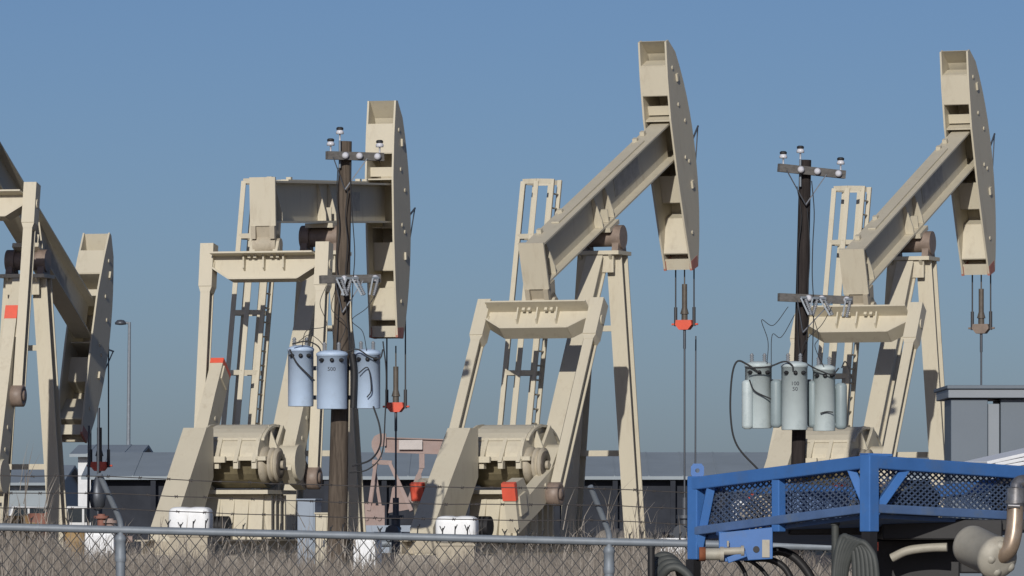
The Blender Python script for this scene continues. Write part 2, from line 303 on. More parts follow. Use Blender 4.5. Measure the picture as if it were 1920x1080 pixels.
def beam_parts(root, th):
    bm = MB(); zc = 0.725
    bm.hbeam((0, TAILY, zc), (0, HEADY+0.25, zc), 0.42, 0.85, 0.04, 0.03)
    for x in (1, -1):
        for y in (-3.42, -0.42, 0.30):
            bm.prism([(x*0.02, 0.345), (x*0.205, 0.345), (x*0.20, 0.50), (x*0.05, 1.10), (x*0.02, 1.10)], y-0.02, y+0.02, 'y')
        bm.prism([(x*0.02, 0.345), (x*0.20, 0.345), (x*0.20, 0.62), (x*0.02, 0.62)], -0.06, -0.03, 'y')
    bm.box(-0.27, 0.27, TAILY-0.06, TAILY, 0.24, 1.22)
    bm.box(-0.08, 0.08, -2.6, 3.0, 1.155, 1.185)
    for y in (-3.3, -2.0, 2.9, 3.4): bm.box(-0.16, -0.06, y, y+0.12, 1.155, 1.24)
    bm.box(-0.30, 0.30, -0.30, 0.30, 0.20, 0.295)
    o = bm.build('walking_beam', M['tan'], root, (0, 0, PIV)); o.rotation_euler = (th, 0, 0)
    np_ = MB(); np_.box(0.018, 0.026, 1.0, 2.6, 0.55, 0.95); np_.build('lettering_panel', M['plate'], o)
    # horse head
    hh = MB()
    prof = []
    for i in range(15):
        z = -2.2+i*(5.13/14)
        prof.append((ARC[0]+math.sqrt(ARC[2]**2-(z-ARC[1])**2), z))
    prof[-1] = (4.56, 2.93)
    side = [(4.42, 2.93), (4.26, 2.2), (4.14, 1.3), (4.14, 0.0), (4.20, -1.1), (4.30, -2.16)]
    poly = prof+side
    for x in (-0.32, 0.28): hh.prism(poly, x, x+0.04)
    # curved front wear plate
    vs = []
    for (y, z) in prof: vs += [(-0.28, y-0.05, z), (0.28, y-0.05, z), (0.28, y-0.09, z), (-0.28, y-0.09, z)]
    n = len(prof)
    hh.add(vs, [(4*i+a, 4*i+(a+1) % 4, 4*i+4+(a+1) % 4, 4*i+4+a) for i in range(n-1) for a in range(4)]+[(3, 2, 1, 0), tuple(4*n-4+k for k in range(4))])
    def web(ya, za, yb, zb, t=0.03): hh.bar((0, ya, za), (0, yb, zb), 0.56, t, (1, 0, 0))
    web(4.31, 2.42, 4.22, 1.80)             # upper rear plate
    web(4.33, 2.42, 4.72, 2.42)
    web(4.22, 1.80, 5.1, 1.80)
    web(4.45, 1.50, 4.45, 1.30); web(4.20, 1.24, 5.2, 1.24)
    web(4.5, 0.20, 5.3, 0.20)
    web(4.62, -0.12, 4.62, -0.72); web(4.62, -0.72, 5.2, -0.72)
    web(4.72, -1.12, 4.32, -1.78); web(4.72, -1.12, 5.0, -1.12)
    web(4.32, -1.78, 4.8, -1.78)
    web(4.36, -1.92, 4.36, -2.16)
    for (y, z) in ((4.7, 1.45), (4.75, 0.25), (4.6, 2.3), (4.95, 0.1), (4.6, -1.4), (5.0, 1.0)): hh.cyl((0.318, y, z), (0.34, y, z), 0.045, n=8)
    for (y, z) in ((4.75, 1.95), (4.9, -0.5)): hh.box(0.318, 0.36, y, y+0.10, z, z+0.16)
    ho = hh.build('horse_head', M['tan'], root, (0, 0, PIV)); ho.rotation_euler = (th, 0, 0)
    for x in (-0.325, 0.272):
        rd = MB(); rd.prism([(4.30, -1.96), (4.74, -1.96), (4.70, -2.205), (4.295, -2.165)], x, x+0.053)
        rd.build('red_tip', M['redfade'], ho)
    br = MB(); br.bar((0.30, 5.38, 0.45), (0.30, 5.85, 0.62), 0.03, 0.03); br.bar((0.30, 5.83, 0.62), (0.30, 5.38, -0.1), 0.022, 0.022)
    br.build('cable_bracket', M['rod'], ho)
    tb = MB(); tb.cyl((-0.24, BRG[0], BRG[1]), (0.24, BRG[0], BRG[1]), 0.22, n=18)
    tb.cyl((-0.30, BRG[0], BRG[1]), (0.30, BRG[0], BRG[1]), 0.13, n=14)
    tb.prism([(-4.09, 0.295), (-3.65, 0.295), (-3.72, -0.02), (-4.02, -0.02)], -0.24, 0.24)
    for x in (-0.2, 0.2): tb.box(x-0.05, x+0.05, -4.14, -4.02, -0.02, 0.24)
    to = tb.build('tail_bearing', M['tan_dirty'], root, (0, 0, PIV)); to.rotation_euler = (th, 0, 0)

def drive_parts(root, th, pin, ctip, D):
    c, s = math.cos(th), math.sin(th)
    by, bz = BRG[0]*c-BRG[1]*s, PIV+BRG[0]*s+BRG[1]*c
    dy, dz = pin[0]-by, pin[1]-bz; L = math.hypot(dy, dz)
    ang = math.atan2(dy, -dz)            # rotation that swings the -Z axis onto the pitman line
    e = MB(); zt, zb, h = -0.24, -0.70, 1.08
    e.prism([(-h, zt), (h, zt), (h, zt-0.24), (h-0.36, zb), (-h+0.36, zb), (-h, zt-0.24)], -0.05, 0.05, 'y')
    e.box(-h, h, -0.40, 0.26, zt, zt+0.035)
    e.box(-h+0.36, h-0.36, -0.19, 0.19, zb-0.035, zb)
    for sx in (1, -1): e.bar((sx*(h-0.36), 0, zb-0.017), (sx*h, 0, zt-0.25), 0.38, 0.035, (0, 1, 0))
    for x in (-0.42, 0.0, 0.42):
        for sy in (1, -1): e.prism([(sy*0.05, zt), (sy*0.21, zt), (sy*0.17, zb+0.2), (sy*0.05, zb+0.15)], x-0.015, x+0.015)
    for x in (-0.24, 0.24):
        e.prism([(-0.2, zt+0.035), (0.2, zt+0.035), (0.12, 0.05), (-0.12, 0.05)], x-0.05 if x > 0 else x-0.05, x+0.05)
    for x in (-0.3, -0.18, 0.18, 0.3):
        e.box(x-0.03, x+0.03, -0.2, -0.14, zt-0.06, zt)
    eo = e.build('equalizer', M['tan'], root, (0, by, bz)); eo.rotation_euler = (-ang, 0, 0)
    eo.rotation_euler = (ang, 0, 0)
    for sx in (-1, 1):
        p = MB()
        p.box(-0.14, 0.14, -0.16, 0.16, -0.86, 0.02); p.prism([(-0.14, -0.86), (0.14, -0.86), (0.1, -0.98), (-0.1, -0.98)], -0.14, 0.14, 'y')
        p.hbeam((0, 0, -0.8), (0, 0, -L+0.15), 0.20, 0.27, 0.03, 0.06)
        p.cyl((-0.16, 0, -0.42), (0.16, 0, -0.42), 0.10, n=12)
        po = p.build('pitman', M['tan'], root, (sx*1.22, by, bz)); po.rotation_euler = (ang, 0, 0)
        q = MB(); q.lathe([(0.22, -0.14), (0.235, -0.12), (0.235, 0.10), (0.19, 0.12), (0.13, 0.09), (0.11, 0.09), (0.11, 0.13), (0.04, 0.14)], 20, (1, 0, 0), (0, 0, -L))
        q.build('wrist_pin_housing', M['greasytan'], po)
        # crank with its counterweights
        ca = math.atan2(ctip[1]-SHAFT[1], ctip[0]-SHAFT[0]); CL = math.hypot(ctip[1]-SHAFT[1], ctip[0]-SHAFT[0])
        hiv, lov = ((0.40, -0.60) if math.cos(ca) > 0 else (0.60, -0.40)) if abs(math.sin(ca)) < 0.5 else (0.27, -0.27)
        k = MB()
        if abs(math.sin(ca)) < 0.5:
            g_ = 1 if math.cos(ca) < 0 else -1      # heavy end hangs below the arm
            k.prism([(-0.36, -0.24), (-0.36, 0.24), (0.2, 0.30*g_+0.0), (CL*0.5, 0.52*g_), (CL, 0.60*g_), (CL, -0.40*g_), (CL*0.80, -0.36*g_), (CL*0.72, 0.06*g_), (0.3, -0.10*g_)] if g_ > 0 else
                    [(-0.36, -0.24), (-0.36, 0.24), (0.3, 0.10), (CL*0.72, -0.06), (CL*0.80, 0.36), (CL, 0.40), (CL, -0.60), (CL*0.5, -0.52), (0.2, -0.30)], -0.12, 0.12)
        else:
            k.prism([(-0.36, -0.24), (-0.36, 0.24), (0.2, 0.30), (CL*0.6, 0.30), (CL, hiv), (CL, lov), (CL*0.6, -0.30), (0.2, -0.30)], -0.13, 0.13)
        k.prism([(CL*.82, lov*.5+hiv*.5-.2), (CL*.82, lov*.5+hiv*.5+.2), (CL*0.95, lov*.5+hiv*.5+.2), (CL*0.95, lov*.5+hiv*.5-.2)], 0.115, 0.16)
        k.cyl((-0.2, 0, 0), (0.2, 0, 0), 0.36, n=20)
        for u in (0.6, 1.1): k.cyl((0.10, u, 0.14 if math.cos(ca) < 0 else 0), (0.145, u, 0.14 if math.cos(ca) < 0 else 0), 0.05, n=8)
        # pin boss, placed where the pitman meets this crank
        pu = (pin[0]-SHAFT[0])*math.cos(ca)+(pin[1]-SHAFT[1])*math.sin(ca)
        pv = -(pin[0]-SHAFT[0])*math.sin(ca)+(pin[1]-SHAFT[1])*math.cos(ca)
        nrm = Vector((-pv, pu)).normalized()*0.26
        k.prism([(-nrm.x*1.4, -nrm.y*1.4), (pu-nrm.x, pv-nrm.y), (pu+pu*0.2, pv+pv*0.2), (pu+nrm.x, pv+nrm.y), (nrm.x*1.4, nrm.y*1.4)], -0.10, 0.11)
        ko = k.build('crank', M['tan_dirty'] if False else M['tan'], root, (sx*0.96, SHAFT[0], SHAFT[1])); ko.rotation_euler = (ca, 0, 0)
        r = MB(); up = math.cos(ca)
        lo, hi = (0.05, 0.415) if up > 0 else (-0.415, -0.06)
        if abs(math.sin(ca)) > 0.5: lo, hi = -0.285, 0.285
        r.box(-0.138, 0.138, CL-(0.28 if D > 125 else 0.10), CL+0.02, lo, hi); r.build('red_tip', M['red'], ko)

def rod_parts(root, th, low, barm):
    # bridle hangs plumb from the front of the head; carrier bar carries the polished rod
    fy = ARC[0]*math.cos(th)-ARC[1]*math.sin(th)+ARC[2]-0.06; zh = PIV+ARC[0]*math.sin(th)+ARC[1]*math.cos(th)
    zb = low
    for x in (-0.21, 0.21):
        c = MB(); c.cyl((x, fy+0.02, zh), (x, fy+0.02, zb), 0.017, n=6); c.cyl((x, fy+0.02, zb+0.35), (x, fy+0.02, zb-0.06), 0.038, n=8)
        c.build('bridle_cable', M['cable'], root)
    cb = MB(); cb.prism([(-0.17, zb+0.07), (0.17, zb+0.07), (0.19, zb-0.03), (0.10, zb-0.14), (-0.10, zb-0.14), (-0.19, zb-0.03)], fy-0.09, fy+0.11, 'y')
    cb.cyl((-0.30, fy+0.02, zb-0.02), (0.30, fy+0.02, zb-0.02), 0.022, n=8)
    cb.build('carrier_bar', barm, root)
    cl = MB(); cl.cyl((0, fy, zb+0.07), (0, fy, zb+0.2), 0.07, n=10); cl.cyl((0, fy, zb+0.2), (0, fy, zb+0.34), 0.10, 0.06, n=10); cl.cyl((0, fy, zb+0.34), (0, fy, zb+0.85), 0.06, n=10)
    cl.cyl((0, fy, zb+0.85), (0, fy, zb+1.3), 0.016, n=6)
    cl.build('rod_clamp', M['grease'], root)
    pr = MB(); pr.cyl((0, fy, zb-0.1), (0, fy, 1.6), 0.022, n=8); pr.cyl((0, fy, zb-0.1), (0, fy, zb-0.55), 0.032, n=8)
    pr.build('polished_rod', M['rod'], root)
    wl = MB(); wl.cyl((0, fy, 0.3), (0, fy, 1.2), 0.10, n=12); wl.cyl((0, fy, 1.2), (0, fy, 1.6), 0.07, n=12)
    wl.cyl((-0.5, fy, 0.8), (0.5, fy, 0.8), 0.06, n=10); wl.cyl((0, fy-0.14, 0.85), (0, fy-0.3, 0.85), 0.16, n=12); wl.cyl((0, fy, 1.15), (0, fy, 1.22), 0.18, n=12)
    wl.build('wellhead', M['rod'], root)

# photo pivot column, distance, heading to the right of the view axis, beam tilt, crank pin, crank tip, carrier bar height, label
JACKS = [
 (52, 126.0, 12.5, -24.0, (-4.55, 3.95), (-3.95, 5.75), 2.6, 'tan pump jack cut off by the left edge, its beam tipped down and head lowest'),
 (606, 120.0, 15.3, 2.9, (-4.55, 1.95), (-3.9, 4.2), 3.6, 'tan pump jack with its beam level, standing behind the pole with three pale blue transformers'),
 (1130, 120.0, 20.8, 20.8, (-6.1, 1.62), (-7.95, 1.42), 5.38, 'tan pump jack with raised head standing in clear view between the two utility poles'),
 (1710, 122.5, 21.0, 20.8, (-6.1, 1.62), (-7.95, 1.42), 5.38, 'tan pump jack with raised head farthest right, rising behind the blue trailer basket'),
]
first = None
for (px, D, a, th, pin, ctip, low, lab) in JACKS:
    root = empty('pump_jack', ((px-960)/F*D, D, 0.38 if D > 125 else 0.6), -R(a))
    tag(root, lab, 'pump jack', 'large tan pump jacks')
    if first is None:
        static_parts(root); first = list(root.children)
    else:
        for ch in first: copy_part(ch, root)
    beam_parts(root, R(th)); drive_parts(root, R(th), pin, ctip, D); rod_parts(root, R(th), low, M['greasytan'] if px > 1500 else M['red'])

# ---------------------------------------------------------------- utility poles
def insulator(par, p, s=0.82):
    p = Vector(p); b = MB()
    b.lathe([(0.02*s, -0.14*s), (0.02*s, 0), (0.085*s, 0.0), (0.09*s, 0.05*s), (0.06*s, 0.09*s)], 12, base=p)
    b.cur = 1; b.lathe([(0.055*s, 0.085*s), (0.08*s, 0.10*s), (0.08*s, 0.14*s), (0.05*s, 0.16*s)], 12, base=p)
    b.build('pin_insulator', [M['porc'], M['black']], par)

def utility_pole(d, top, bottom_px, width_top, width_bot, arms, wood, label, rot):
    s = F/d
    tp = P(top[0], top[1], d); bz = ground_z(d)-0.2
    k = (HY-top[1])/s
    bpx = bottom_px
    bp = Vector(((bpx-960)/F*d, d, bz))
    root = empty('utility_pole', (bp.x, d, ground_z(d)))
    tag(root, label, 'utility pole', 'wooden utility poles')
    inv = Vector((bp.x, d, ground_z(d)))
    sh = MB(); n = 8
    for i in range(n):
        a, b = i/n, (i+1)/n
        ra = (width_bot*(1-a)+width_top*a)/2; rb = (width_bot*(1-b)+width_top*b)/2
        sh.cyl(bp.lerp(tp, a)-inv, bp.lerp(tp, b)-inv, ra, rb, 20, cap=(i in (0, n-1)))
    sh.build('pole', wood, root)
    axis_at = lambda z: bp.lerp(tp, (z-bz)/(tp.z-bz))
    for (py, xl, xr, droop, big) in arms:
        z = ZC+(HY-py)/s; c = axis_at(z); yy = d-width_top*0.5-0.07
        A = P(xl, py-droop, d)-inv; B = P(xr, py+droop, d)-inv; A.y = yy-d-0.25; B.y = yy-d+0.25
        am = MB(); am.bar(A, B, 0.11, 0.15, (0, 1, 0)); ao = am.build('crossarm', M['arm'], root)
        for f in (0.72, 0.12 if big else 0.25):
            q = A.lerp(B, f); bc = MB(); bc.bar(q+Vector((0, -0.07, -0.04)), Vector((c.x-inv.x, yy-d-0.06, z-inv.z-0.62)), 0.03, 0.02, (0, 1, 0)); bc.build('brace', M['rod'], ao)
        if big:
            for q in (A.lerp(B, 0.07)+Vector((0, 0, 0.18)), A.lerp(B, 0.94)+Vector((0, 0, 0.18))): insulator(ao, q)
            insulator(ao, Vector((tp.x-inv.x-0.10, yy-d, tp.z-inv.z+0.12)))
            po = MB(); po.cyl(Vector((tp.x-inv.x-0.10, yy-d, tp.z-inv.z-0.5)), Vector((tp.x-inv.x-0.10, yy-d, tp.z-inv.z)), 0.022, n=6); po.build('top_pin', M['galv'], ao)
        for f in ((0.33, 0.58, 0.90) if big else (0.40, 0.58, 0.92)):
            q = A.lerp(B, f)+Vector((0, -0.06, 0.0)); po = MB(); po.lathe([(0.035, 0), (0.06, 0.02), (0.065, 0.04), (0.04, 0.07), (0.02, 0.08)], 14, (0.15, -1, 0), q); po.build('insulator', M['porc'], ao)
        if not big:
            for f, lean in ((0.36, 0.12), (0.52, -0.1), (0.62, 0.16), (0.97, -0.08)):
                q = A.lerp(B, f)+Vector((0, -0.15, -0.02)); e = q+Vector((lean, -0.05, -0.33))
                prof = []; co = MB()
                for j in range(9): prof += [(0.022, j*0.036), (0.040, j*0.036+0.014), (0.022, j*0.036+0.028)]
                co.lathe(prof, 10, (e-q), q); co.cur = 1; co.bar(q+Vector((-0.09, -0.05, 0.02)), e+Vector((-0.07, -0.05, 0.04)), 0.03, 0.03, (0, 1, 0)); co.bar(q+Vector((-0.1, -0.05, 0.03)), q+Vector((0.02, 0, 0.03)), 0.04, 0.04, (0, 1, 0)); co.build('fuse_cutout', [M['porc_grey'], M['galv']], ao)
    for k in range(3):
        wr = MB()
        x0 = tp.x-inv.x+(-0.12, 0.05, 0.13)[k]
        zt = tp.z-inv.z-(0.5, 0.9, 0.4)[k]; zb = ZC+(HY-arms[1][0]-130)/s-inv.z
        pts = [Vector((x0+random.uniform(-.05, .05), -0.22-0.03*k, zt+(zb-zt)*t/6)) for t in range(7)]
        wr.tube(curve_pts(pts, 4), 0.010, 5); wr.build('drop_wire', M['black'], root)
    return root, axis_at, s

d1 = 106.0; d2 = 106.0
pole1, ax1, s1 = utility_pole(d1, (648, 265), 630, 0.23, 0.39, [(294, 614, 718, 0, True), (524, 602, 712, -2, False)], M['wood'], 'weathered brown pole carrying three wide pale blue transformers, left of centre', 0)
pole2, ax2, s2 = utility_pole(d2, (1510, 300), 1491, 0.22, 0.28, [(322, 1458, 1584, 5, True), (561, 1458, 1598, 2, False)], M['wood_dk'], 'dark wooden pole above the blue trailer with three greenish transformers', 0)

def transformer(px0, px1, py0, py1, d, m, label, text=None, coolers=(), grp=None, txtrow=0.33):
    s = F/d; r = (px1-px0)/2/s; cx = (px0+px1)/2
    base = P(cx, py1, d); h = (py1-py0)/s
    root = empty('pole_transformer', base); tag(root, label, 'transformer', grp)
    t = MB(); t.lathe([(r*0.97, 0), (r, 0.02), (r, h-0.07), (r*1.03, h-0.07), (r*1.03, h-0.045)], 36)
    to = t.build('tank', m, root)
    l = MB(); l.lathe([(r*1.05, h-0.045), (r*1.05, h-0.02), (r*0.9, h+0.015), (r*0.5, h+0.04), (0.02, h+0.05)], 36); l.build('lid', m, root)
    for a in (-0.5, 0.45):
        b = MB(); q = Vector((r*a, -0.05, h+0.03)); prof = []
        for j in range(4): prof += [(0.022, j*0.035), (0.042, j*0.035+0.015)]
        b.lathe(prof+[(0.015, 0.16)], 10, base=q); b.build('high_voltage_bushing', M['porc_grey'], root)
    for a in (-2.2, -1.55, -0.95):
        c = MB(); q = Vector((r*math.cos(a), r*math.sin(a), h*0.86)); n = Vector((math.cos(a), math.sin(a), 0.0))
        c.lathe([(0.035, 0), (0.04, 0.04), (0.02, 0.06), (0.02, 0.09)], 10, n, q); c.build('low_voltage_terminal', M['black'], root)
    for z0, z1 in ((0.25, 0.33), (0.72, 0.8)):
        k = MB(); k.box(-0.06, 0.06, r-0.01, r+0.16, h*z0, h*z1); k.build('mounting_lug', M['galv'], root)
    if text:
        for i, line in enumerate(text):
            cu = bpy.data.curves.new('stencil', 'FONT'); cu.body = line; cu.size = 0.10; cu.align_x = 'CENTER'; cu.extrude = 0.004
            ob = bpy.data.objects.new('stencil', cu); SC.collection.objects.link(ob)
            dg = bpy.context.evaluated_depsgraph_get(); me = bpy.data.meshes.new_from_object(ob.evaluated_get(dg)); bpy.data.objects.remove(ob)
            me.materials.clear(); me.materials.append(M['ink'])
            for v in me.vertices:   # wrap the lettering on the round tank
                x, y, z = v.co; an = x/r; v.co = Vector((math.sin(an)*(r+0.004+z), -math.cos(an)*(r+0.004+z), y))
            o = bpy.data.objects.new('stencil', me); SC.collection.objects.link(o); o.parent = to; o.location = (0, 0, h*(1-txtrow)-0.10*i)
    for (cp0, cp1, cy0, cy1, dd) in coolers:
        q = P((cp0+cp1)/2, cy1, d)-base; q.y = dd; rr = (cp1-cp0)/2/s; hh = (cy1-cy0)/s
        v = MB(); v.lathe([(rr*0.5, 0), (rr*0.95, 0.03), (rr, 0.07), (rr, hh-0.07), (rr*0.95, hh-0.03), (rr*0.5, hh)], 20, base=q)
        v.cyl(q+Vector((0, 0, hh*0.9)), Vector((0, 0, q.z+hh*0.9)), 0.03, n=8); v.cyl(q+Vector((0, 0, hh*0.1)), Vector((0, 0, q.z+hh*0.1)), 0.03, n=8)
        v.build('cooling_tube', M['tank_grey'] if dd > -0.05 else m, root)
    return root
G1 = 'pale blue transformers on the left pole'; G2 = 'greenish transformers on the right pole'
transformer(540, 588, 652, 762, d1-0.10, M['tank_blue'], 'pale blue transformer can on the left side of the brown pole', grp=G1)
transformer(594, 651, 661, 767, d1-0.48, M['tank_blue'], 'pale blue transformer can with stencilled number, hung in front of the brown pole', ['500'], grp=G1)
transformer(665, 713, 659, 766, d1-0.08, M['tank_blue'], 'pale blue transformer can on the right side of the brown pole beside black gear', grp=G1)
transformer(1397, 1447, 682, 803, d2-0.10, M['tank_green'], 'greenish grey transformer can on the left side of the dark pole', coolers=[(1390, 1411, 713, 805, -0.2)], grp=G2)
transformer(1465, 1514, 682, 806, d2-0.42, M['tank_green'], 'greenish grey transformer can with stencilled marks, hung in front of the dark pole', ['100', '50'], coolers=[(1445, 1466, 712, 802, 0.05)], grp=G2)
transformer(1524, 1566, 688, 808, d2-0.08, M['tank_green'], 'greenish grey transformer can on the right side of the dark pole', coolers=[(1514, 1535, 714, 802, 0.0), (1566, 1588, 718, 805, 0.0)], grp=G2)
# brackets belonging to the poles
for pole, dd, rows, xs_ in ((pole1, d1, (690, 745), (552, 705)), (pole2, d2, (715, 780), (1420, 1548))):
    inv = pole.location
    for py in rows:
        o = MB(); o.bar(P(xs_[0], py, dd+0.0)-inv+Vector((0, 0.16, 0)), P(xs_[1], py, dd)-inv+Vector((0, 0.16, 0)), 0.05, 0.08, (0, 1, 0)); o.build('transformer_bracket', M['galv'], pole)

def cable(pts, d, r, label, m='black', name='cable', cat='cable', grp=None, dys=None):
    q = []
    for i, (x, y) in enumerate(pts):
        p = P(x, y, d); p.y += (dys[i] if dys else 0); q.append(p)
    t = MB(); t.tube(curve_pts(q, 8), r, 7)
    return tag(t.build(name, M[m]), label, cat, grp)
cable([(700, 762), (712, 800), (713, 835), (695, 862), (660, 874)], d1-0.3, 0.017, 'black cable looping from the right blue transformer back to the brown pole', dys=[0, -.1, -.1, 0, 0.1])
cable([(718, 640), (724, 700), (722, 780), (716, 850), (690, 880), (655, 886)], d1-0.34, 0.013, 'thin long black cable hanging right of the blue transformers')
cable([(543, 655), (556, 680), (575, 700), (590, 714)], d1-0.42, 0.016, 'short black lead sagging across the front of the left blue transformer')
cable([(548, 645), (575, 640), (597, 650), (603, 668)], d1-0.5, 0.014, 'thin black jumper arching between the left and middle blue transformers')
cable([(648, 660), (670, 655), (692, 668), (712, 672), (718, 655)], d1-0.45, 0.014, 'black jumper drooping along the lid of the right blue transformer')
cable([(672, 700), (690, 690), (696, 730), (688, 745)], d1-0.42, 0.012, 'thin black loop at the side of the right blue transformer')
cable([(660, 664), (664, 700), (662, 765)], d1-0.3, 0.06, 'thick black cable bundle between the middle and right blue transformers')
cable([(1425, 700), (1402, 684), (1382, 678), (1372, 710), (1370, 780), (1382, 835), (1425, 884)], d2-0.4, 0.018, 'thick black cable looping left out from the greenish transformers')
cable([(1400, 690), (1440, 688), (1470, 678), (1485, 685), (1487, 696)], d2-0.68, 0.016, 'black jumper waving over the lid of the left greenish transformer')
cable([(1405, 712), (1415, 733), (1445, 748)], d2-0.42, 0.014, 'short black lead across the front of the left greenish transformer')
cable([(1512, 682), (1535, 694), (1560, 702), (1573, 690)], d2-0.42, 0.014, 'black jumper drooping over the lid of the right greenish transformer')
cable([(1538, 775), (1550, 772), (1562, 773)], d2-0.34, 0.012, 'short black lead low across the right greenish transformer')
cable([(1578, 690), (1585, 678), (1594, 700), (1592, 745), (1588, 800)], d2-0.2, 0.013, 'thin black cable hanging right of the greenish transformers')

for pts, dd, lab in (([(1478, 575), (1450, 610), (1428, 600), (1440, 640), (1438, 684)], d2-.3, 'thin wire looping left from the dark pole to the left greenish transformer'),
        ([(1490, 590), (1465, 632), (1448, 628), (1446, 684)], d2-.32, 'thin wire bent from the dark pole down to the lid of the left greenish transformer'),
        ([(1520, 580), (1535, 630), (1528, 650), (1545, 688)], d2-.3, 'thin wire dropping from the dark pole to the right greenish transformer'),
        ([(1560, 575), (1540, 610), (1510, 640), (1495, 684)], d2-.36, 'thin slanting wire across the dark pole above the middle greenish transformer'),
        ([(612, 535), (600, 570), (612, 610), (575, 620), (566, 652)], d1-.3, 'thin wire wandering down to the left pale blue transformer'),
        ([(628, 545), (622, 580), (648, 610), (628, 660)], d1-.42, 'thin wire dropping in front of the brown pole to the middle pale blue transformer'),
        ([(712, 535), (690, 575), (660, 600), (680, 622), (688, 660)], d1-.3, 'thin wire sagging from the right arm end to the right pale blue transformer'),
        ([(560, 640), (580, 628), (600, 640), (612, 660)], d1-.4, 'small wire arch over the gap between the left and middle pale blue transformers')):
    cable(pts, dd, 0.007, lab, name='thin_wire', cat='wire')
# ---------------------------------------------------------------- chain link fence
FD = 36.0; FS = F/FD
def railz(x): # rail falls gently to the right
    px = 960+x*FS; return ZC+(HY-(988+px*0.0243))/FS
fx0, fx1 = -7.3, 7.3
root = empty('chain_link_fence', (0, FD, ground_z(FD)))
tag(root, 'galvanised chain link fence with three strands of barbed wire along the bottom', 'fence')
gz = ground_z(FD)
L = lambda x, y, z: Vector((x, y, z-gz))
posts = [(226+916*k-960)/FS for k in (-1, 0, 1, 2)]
rail = MB(); rail.cyl(L(fx0, 0, railz(fx0)), L(fx1, 0, railz(fx1)), 0.024, n=14)
for px in (70, 440, 750, 985, 1240, 1500): rail.cyl(L((px-960)/FS, 0, railz((px-960)/FS)), L((px-960)/FS+0.012, 0, railz((px-960)/FS)), 0.0265, n=14)
rail.build('top_rail', M['galv'], root)
fab = MB(); H = 1.62; dx = 0.078; run = H*0.80; n = int((fx1-fx0+run)/dx)
for k in range(n):
    for sgn in (1, -1):
        xa = fx0-(run if sgn > 0 else 0)+k*dx; xb = xa+run*sgn if sgn > 0 else xa-run
        if sgn < 0: xa += 0; xb = xa-run
        zt = lambda x: railz(x)-0.012
        p0 = (xb, zt(xb)); p1 = (xa, zt(xa)-H)
        y = 0.026 if sgn > 0 else 0.032
        fab.bar(L(p0[0], y, p0[1]), L(p1[0], y, p1[1]), 0.0078, 0.005, (0, 1, 0))
fab.build('wire_mesh', M['wire'], root)
tick = MB(); x = fx0; i = 0
while x < fx1:
    if random.random() < 0.62:
        z = railz(x); h_ = random.uniform(0.045, 0.075)
        tick.cyl(L(x, 0.028, z), L(x+0.003, 0.028, z+h_), 0.004, n=4); tick.cyl(L(x, 0.028, z+h_*0.6), L(x+0.016, 0.028, z+h_+0.01), 0.003, n=4)
        if random.random() < 0.5: tick.cyl(L(x, 0.028, z+h_*0.6), L(x-0.016, 0.028, z+h_+0.012), 0.003, n=4)
    x += dx
tick.build('twisted_wire_ends', M['wire'], root)
for px in posts:
    z = railz(px); pm = MB()
    pm.cyl(L(px, 0.0, gz-0.1), L(px, 0.0, z-0.045), 0.030, n=18)
    pm.lathe([(0.034, -0.20), (0.036, -0.185), (0.036, -0.165), (0.033, -0.16), (0.033, -0.075), (0.036, -0.07), (0.036, -0.05), (0.026, -0.03)], 18, base=L(px, 0, z))
    po = pm.build('post', M['galv'], root)
    am = MB(); am.tube([L(px, 0, z-0.05), L(px+0.001, 0, z+0.03), L(px-0.004, -0.006, z+0.06), L(px-0.016, -0.022, z+0.095), L(px-0.12, -0.17, z+0.345)], 0.0185, 12)
    am.build('barb_arm', M['galv'], po)
for off in (0.155, 0.25, 0.355):
    f = (off-0.05)/0.30; bw = MB(); pts = []
    x = fx0
    while x <= fx1+0.01:
        t = (x-posts[0]) % 3.053/3.053; sag = -0.022*4*t*(1-t)
        pts.append(L(x-0.12*f, -0.17*f-0.02, railz(x)+off-0.02+sag+random.uniform(-.0025, .0025))); x += 0.17
    bw.tube(pts, 0.0032, 5)
    x = fx0
    for i in range(1, len(pts)-1):
        if i % 1 == 0:
            q = pts[i]+Vector((random.uniform(-.03, .03), 0, 0))
            for a in (0.6, 2.2):
                a += random.uniform(-.3, .3); dv = Vector((math.cos(a)*0.013, random.uniform(-.008, .008), math.sin(a)*0.013)); bw.cyl(q-dv, q+dv, 0.002, n=4)
            bw.cyl(q+Vector((-.01, 0, 0)), q+Vector((.01, 0, 0)), 0.005, n=5)
    bw.build('barbed_wire', M['barb'], root)

